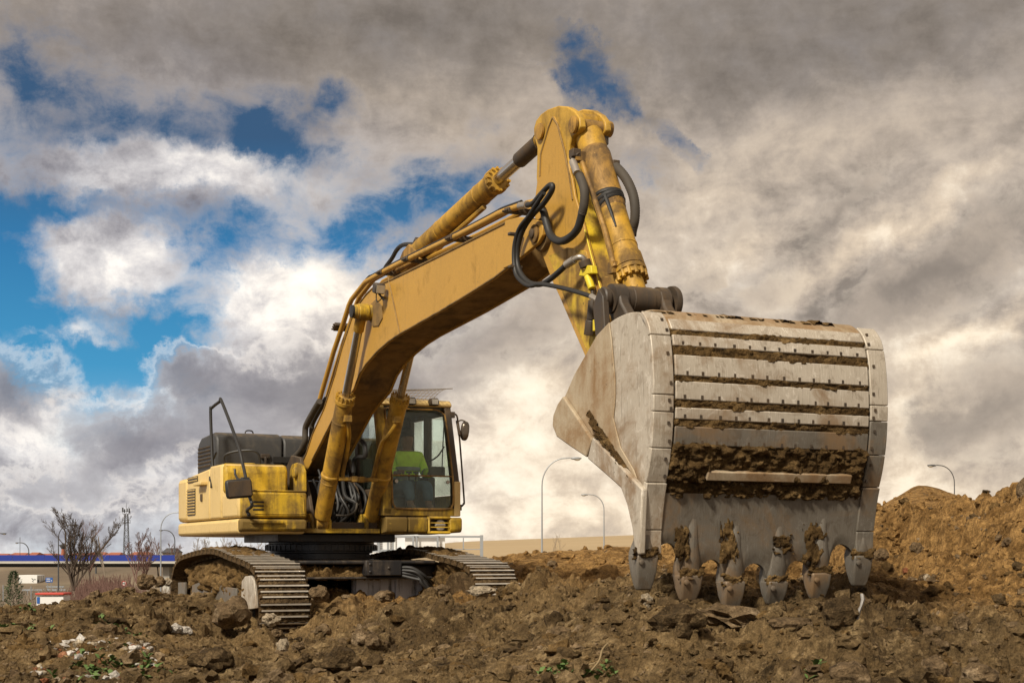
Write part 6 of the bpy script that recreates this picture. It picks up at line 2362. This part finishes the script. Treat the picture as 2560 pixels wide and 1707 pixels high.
# trees
def bare_tree(u, vb, vt, Y, seed, label, stems=1, spread=.35, mat='bark', twig='bark', group='bare winter trees by the overpass', depth=4, thick=1.0, X=None, z0=None):
    k = Y / FPX
    X = (u - 1280) * k if X is None else X
    z0 = (EYE + (1385 - vb) * k) if z0 is None else z0
    H = (vb - vt) * k * 1.14
    rnd = random.Random(seed)
    r = empty('bare_tree', (X, Y, z0))
    tag(r, label, 'tree', group)
    tk, cr = MB(), MB()
    mn = k * .20 * thick

    def branch(p, d, L, rad, lev):
        n = 4
        pts, dd = [p], d.copy()
        for i in range(n):
            dd = (dd + Vector((rnd.uniform(-.16, .16), rnd.uniform(-.16, .16), rnd.uniform(.0, .12)))).normalized()
            pts.append(pts[-1] + dd * L / n)
        rr = [max(mn, rad * (1 - .55 * i / n)) for i in range(n + 1)]
        (tk if lev == 0 else cr).tube(pts, rr, 5 if lev == 0 else 3, cap=False)
        if lev >= depth:
            return
        for i in range(1, n + 1):
            for _ in range(2 if lev > 0 else 2):
                if rnd.random() < .78:
                    a = rnd.uniform(0, 6.28)
                    t_ = rnd.uniform(.35, .75)
                    o_ = dd.orthogonal().normalized()
                    o2 = dd.cross(o_)
                    nd = (dd * (1 - .3 * t_) + (o_ * math.cos(a) + o2 * math.sin(a)) * t_ + Vector((0, 0, .18))).normalized()
                    branch(pts[i], nd, L * rnd.uniform(.38, .6) * (1 - .08 * i), rr[i] * .6, lev + 1)

    for s_ in range(stems):
        a = rnd.uniform(0, 6.28)
        sp = spread * (s_ / max(1, stems - 1) if stems > 1 else .2)
        d = Vector((math.cos(a) * sp + (s_ - (stems - 1) / 2) * spread * .55, math.sin(a) * sp * .5, 1)).normalized()
        branch(Vector((rnd.uniform(-.2, .2), rnd.uniform(-.2, .2), 0)), d, H * rnd.uniform(.50, .64), H * .013 * thick, 0)
    tk.build('trunk', M[mat], r, fix=False)
    cr.build('crown', M[twig], r, fix=False)
    return r


bare_tree(185, 1475, 1250, 190, 3, 'tallest bare tree, many-stemmed, in front of the overpass', 5, .28, 'bark', 'bark', depth=4)
bare_tree(262, 1455, 1288, 200, 8, 'slender pale bare tree right of the tallest one', 1, .2, 'bark_pale', 'bark_pale', depth=3)
bare_tree(226, 1460, 1300, 205, 14, 'thin bare tree between the tallest and the slender pale one', 2, .3, 'bark', 'twig_red', depth=3)
bare_tree(340, 1458, 1330, 190, 21, 'reddish bare tree below the lattice mast', 3, .5, 'twig_red', 'twig_red')
bare_tree(362, 1455, 1336, 210, 25, 'reddish upright tree right of the lattice mast', 3, .25, 'twig_red', 'twig_red', depth=3)
bare_tree(395, 1440, 1328, 260, 27, 'faint poplar behind the tall lamp post', 2, .15, 'bark_pale', 'twig_red', depth=3)
bare_tree(430, 1420, 1345, 280, 29, 'small bare tree by the pale house on the rise', 2, .3, 'bark_pale', 'twig_red', depth=3)
for k_, (u, vt) in enumerate([(487, 1346), (512, 1350), (560, 1344), (598, 1348), (640, 1342), (676, 1346), (712, 1350)]):
    bare_tree(u, 1415, vt - 6, 260, 40 + k_, ['first bare poplar from the left in the row seen under the tail', 'second bare poplar from the left in the row under the tail', 'third bare poplar from the left in the row under the tail', 'middle bare poplar of the row seen under the tail', 'third bare poplar from the right in the row under the tail', 'second bare poplar from the right in the row under the tail', 'rightmost bare poplar of the row, next to the slewing ring'][k_], 3, .22, 'bark_pale', 'bark_pale', 'row of bare poplars under the tail', 3, .85)
bare_tree(1390, 1388, 1330, 60, 55, 'leafless sapling on the bank beside the large lamp post', 3, .4, 'bark_pale', 'bark_pale', depth=2, thick=.7)

# thicket of reddish scrub below the trees: nobody could count its stems
g = MB()
rnd = random.Random(77)
for k_ in range(2600):
    Y = rnd.uniform(120, 215)
    u = rnd.triangular(150, 400, 270)
    X = (u - 1280) / FPX * Y
    z0 = land_z(X, Y)
    Hh = rnd.uniform(1.2, 3.4) * (1.15 if 200 < u < 330 else .75)
    dx, dy = rnd.uniform(-.5, .5), rnd.uniform(-.4, .4)
    g.tube([(X, Y, z0), (X + dx * .5, Y + dy * .5, z0 + Hh * .6), (X + dx * 1.4, Y + dy, z0 + Hh)], [.045, .03, .018], 3, cap=False)
o = g.build('scrub_thicket', M['twig_red'], None, fix=False)
o['kind'] = 'stuff'
g = MB()
for k_ in range(3200):
    Y = rnd.uniform(110, 246)
    u = rnd.uniform(-80, 430)
    X = (u - 1280) / FPX * Y
    z0 = land_z(X, Y)
    Hh = rnd.uniform(.4, 1.5)
    dx, dy = rnd.uniform(-.5, .5), rnd.uniform(-.4, .4)
    g.tube([(X, Y, z0), (X + dx * .5, Y + dy * .5, z0 + Hh * .6), (X + dx * 1.4, Y + dy, z0 + Hh)], [.07, .05, .03], 3, cap=False)
o = g.build('dry_scrub', M['bark_pale'], None, fix=False)
o['kind'] = 'stuff'

# pine bush
YP = 150
p = wp(34, 1385, YP)
zg = land_z(p.x, YP)
r = empty('pine_bush', (p.x, YP, zg))
tag(r, 'dark green pine bush at the left in front of the white trailer', 'bush')
g = MB()
g.rod((0, 0, 0), (0, 0, 2.6), .09, .03, 6)
g.build('trunk', M['bark'], r)
g = MB()
rnd = random.Random(31)
Hp = EYE + (1385 - 1428) / FPX * YP - zg
for k_ in range(1300):
    h = rnd.random() ** .8
    a = rnd.uniform(0, 6.28)
    rad = (1.35 * (1 - h) ** .6 + .1) * rnd.uniform(.3, 1) * (1 + .3 * math.sin(a * 3 + h * 9))
    q = Vector((math.cos(a) * rad, math.sin(a) * rad, .15 + h * (Hp - .15)))
    dv = Vector((math.cos(a), math.sin(a), rnd.uniform(.1, .9))).normalized()
    w = Vector((rnd.uniform(-1, 1), rnd.uniform(-1, 1), rnd.uniform(-1, 1))).normalized() * .06
    L = rnd.uniform(.12, .3)
    g.add([q - w, q + w, q + dv * L], [(0, 1, 2)])
g.build('crown', M['pine'], r, smooth=False, fix=False)

# white box trailer
YT = 285
k = YT / FPX
xa, xb = (47 - 1280) * k, (112 - 1280) * k
zt, zb_ = EYE + (1385 - 1437) * k, EYE + (1385 - 1466) * k
r = empty('trailer', ((xa + xb) / 2, YT, land_z((xa + xb) / 2, YT)))
tag(r, 'white box lorry trailer parked below the overpass', 'trailer')
z0 = r.location.z
g = MB()
g.box((-.72, 2.3, (zt + zb_) / 2 - z0), (3.44, 4.6, zt - zb_))
g.build('box', M['white'], r, bevel=.05)
g = MB()
g.box((1.015, 2.3, (zt + zb_) / 2 - z0 - .03), (.05, 4.4, zt - zb_ - .16))
g.build('door', M['white'], r, bevel=.05)
g = MB()
for y_ in (.9, 2.3, 3.6):
    g.tube([(1.06, y_, zb_ - z0 + .1), (1.06, y_, zt - z0 - .15)], .035, 4)
for (x, zz_) in ((.3, 1.3), (.1, 1.5), (.2, 1.0), (.6, 1.4)):
    g.box((x, -.03, zb_ - z0 + zz_), (.3, .03, .12), Matrix.Rotation(.5, 3, 'Y'))
g.build('door_bar', M['lampdark'], r)
for x in (-2, -1, .1, .8):
    g = MB()
    g.lathe((x, .1, .42), (0, 1, 0), [(0, .4), (.3, .4)], 14)
    g.build('wheel', M['rubber'], r)

# kiosk with the red roof
YK = 140
k = YK / FPX
xa, xb = (88 - 1280) * k, (160 - 1280) * k
r = empty('hut', ((xa + xb) / 2, YK, land_z((xa + xb) / 2, YK)))
tag(r, 'small white hut with a flat red roof half hidden by the dirt crest', 'hut')
z0 = r.location.z
zt = EYE + (1385 - 1483) * k - z0
w = (xb - xa)
g = MB()
g.box((0, 1.2, zt / 2 - .15), (w * .93, 2.2, zt - .2))
g.build('wall', M['white'], r)
g = MB()
g.box((0, 1.2, zt - .04), (w, 2.6, .19))
g.build('roof', M['red'], r, bevel=.06)
g = MB()
g.box((-w * .40, .085, zt - .62), (.26, .05, .6))
g.build('window', M['signblue'], r)

# road sign, blue
YS = 240
k = YS / FPX
xa, xb = (114 - 1280) * k, (132 - 1280) * k
r = empty('road_sign', ((xa + xb) / 2, YS, land_z((xa + xb) / 2, YS)))
tag(r, 'blue direction sign with white lines beside the white trailer', 'road sign')
z0 = r.location.z
zc = EYE + (1385 - 1449) * k - z0
g = MB()
g.box((0, 0, zc), (xb - xa, .05, 12 * k))
g.build('sign_panel', M['signblue'], r, bevel=.02)
g = MB()
for (x, z, ww, hh) in ((-.17, .17, .50, .10), (.12, .17, .10, .10), (-.12, -.16, .62, .10), (.40, -.13, .08, .2), (.36, -.03, .14, .06)):
    g.box((x, -.035, zc + z), (ww, .012, hh))
g.build('sign_marking', M['white'], r)
for x in (-.3, .3):
    g = MB()
    g.rod((x, .06, 0), (x, .06, zc), .05, n=6)
    g.build('post', M['galv'], r)

# round prohibition sign
YR = 170
p = wp(310, 1458, YR)
r = empty('round_sign', (p.x, p.y, land_z(p.x, YR)))
tag(r, 'small round white prohibition sign with a red rim among the scrub', 'road sign')
zc = p.z - r.location.z
g = MB()
g.lathe((0, 0, zc), (0, 1, 0), [(-.02, .25), (.02, .25)], 24)
g.build('sign_face', M['white'], r)
g = MB()
ring = [(math.cos(a) * .25, -.03, zc + math.sin(a) * .25) for a in [i / 24 * 6.2832 for i in range(25)]]
g.tube(ring, .035, 6)
g.build('rim', M['signred'], r)
g = MB()
for x in (-.09, .09):
    g.box((x, -.03, zc), (.13, .015, .09))
    g.box((x, -.03, zc + .06), (.08, .015, .05))
g.build('symbol', M['black'], r)
g = MB()
g.rod((0, .05, 0), (0, .05, zc), .035, n=6)
g.build('post', M['galv'], r)

# guard rails by the road
GRL = 'guard rails below the overpass'
for (ua, ub, v, Y, lab) in ((115, 160, 1466, 270, 'guard rail right of the white trailer'), (55, 165, 1474, 240, 'lower guard rail in front of the trailer')):
    k = Y / FPX
    xa, xb = (ua - 1280) * k, (ub - 1280) * k
    z = EYE + (1385 - v) * k
    zl = land_z((xa + xb) / 2, Y)
    r = empty('guard_rail', ((xa + xb) / 2, Y, zl))
    tag(r, lab, 'guard rail', GRL)
    g = MB()
    g.box((0, 0, z - zl), (xb - xa, .08, .28))
    g.build('rail', M['galv'], r)
    for q in range(4):
        g = MB()
        g.box((-(xb - xa) / 2 + (xb - xa) * (q + .5) / 4, .08, (z - zl) / 2), (.1, .1, max(.3, z - zl)))
        g.build('post', M['galv'], r)
for (u, v0, v1, lab) in ((8, 1462, 1495, 'short grey post at the left edge'), (78, 1465, 1492, 'short grey post left of the red-roofed hut')):
    Y = 130
    p0_ = wp(u, v1 + 6, Y)
    g = MB()
    g.rod((0, 0, 0), (0, 0, (v1 + 6 - v0) / FPX * Y), .045, n=8)
    o = g.build('post', M['galv'])
    o.name = 'marker_post'
    o.location = p0_
    tag(o, lab, 'post', 'short posts behind the dirt crest')

# sign gantry seen from behind, right of the cab
YG = 75
k = YG / FPX
gxz = lambda u, v: ((u - 1280) * k, EYE + (1385 - v) * k)
r = empty('sign_gantry', (gxz(1075, 1385)[0], YG, land_z(-4, YG)))
tag(r, 'grey steel road gantry with white slatted sign backs behind the far track', 'gantry')
ox_, oz_ = r.location.x, r.location.z


def gbox(name, u0, u1, v0, v1, y, dy, mat, bev=0):
    a, b_ = gxz(u0, v0), gxz(u1, v1)
    g = MB()
    g.box(((a[0] + b_[0]) / 2 - ox_, y, (a[1] + b_[1]) / 2 - oz_), (b_[0] - a[0], dy, a[1] - b_[1]))
    return g.build(name, M[mat], r, bevel=bev)


gbox('post', 1200, 1208, 1337, 1420, 0, .16, 'galv')
gbox('post', 942, 950, 1340, 1420, 0, .16, 'galv')
for (u0, u1) in ((968, 973), (982, 985), (1031, 1036), (1041, 1044), (1092, 1097)):
    gbox('mullion', u0, u1, 1338, 1374, -.12, .08, 'galv')
gbox('mullion', 1157, 1160, 1344, 1372, -.05, .05, 'galv')
gbox('crossbeam', 940, 1204, 1338.5, 1343.5, .02, .14, 'galv')
gbox('crossbeam', 930, 985, 1373, 1380, .02, .14, 'galv')
gbox('crossbeam', 1085, 1204, 1371.5, 1373.5, .02, .08, 'galv')
for (u0, u1, v0, v1) in ((940, 992, 1343, 1373), (1012, 1112, 1331, 1371)):
    nsl = int((v1 - v0) / 5)
    for q in range(nsl):
        a = v0 + (v1 - v0) * q / nsl
        b_ = v0 + (v1 - v0) * (q + 1) / nsl
        gbox('sign_slat', u0, u1, a + .35, b_ - .35, .16, .05, 'white')
gbox('base_rail', 930, 1000, 1380, 1386, -.1, .2, 'white')
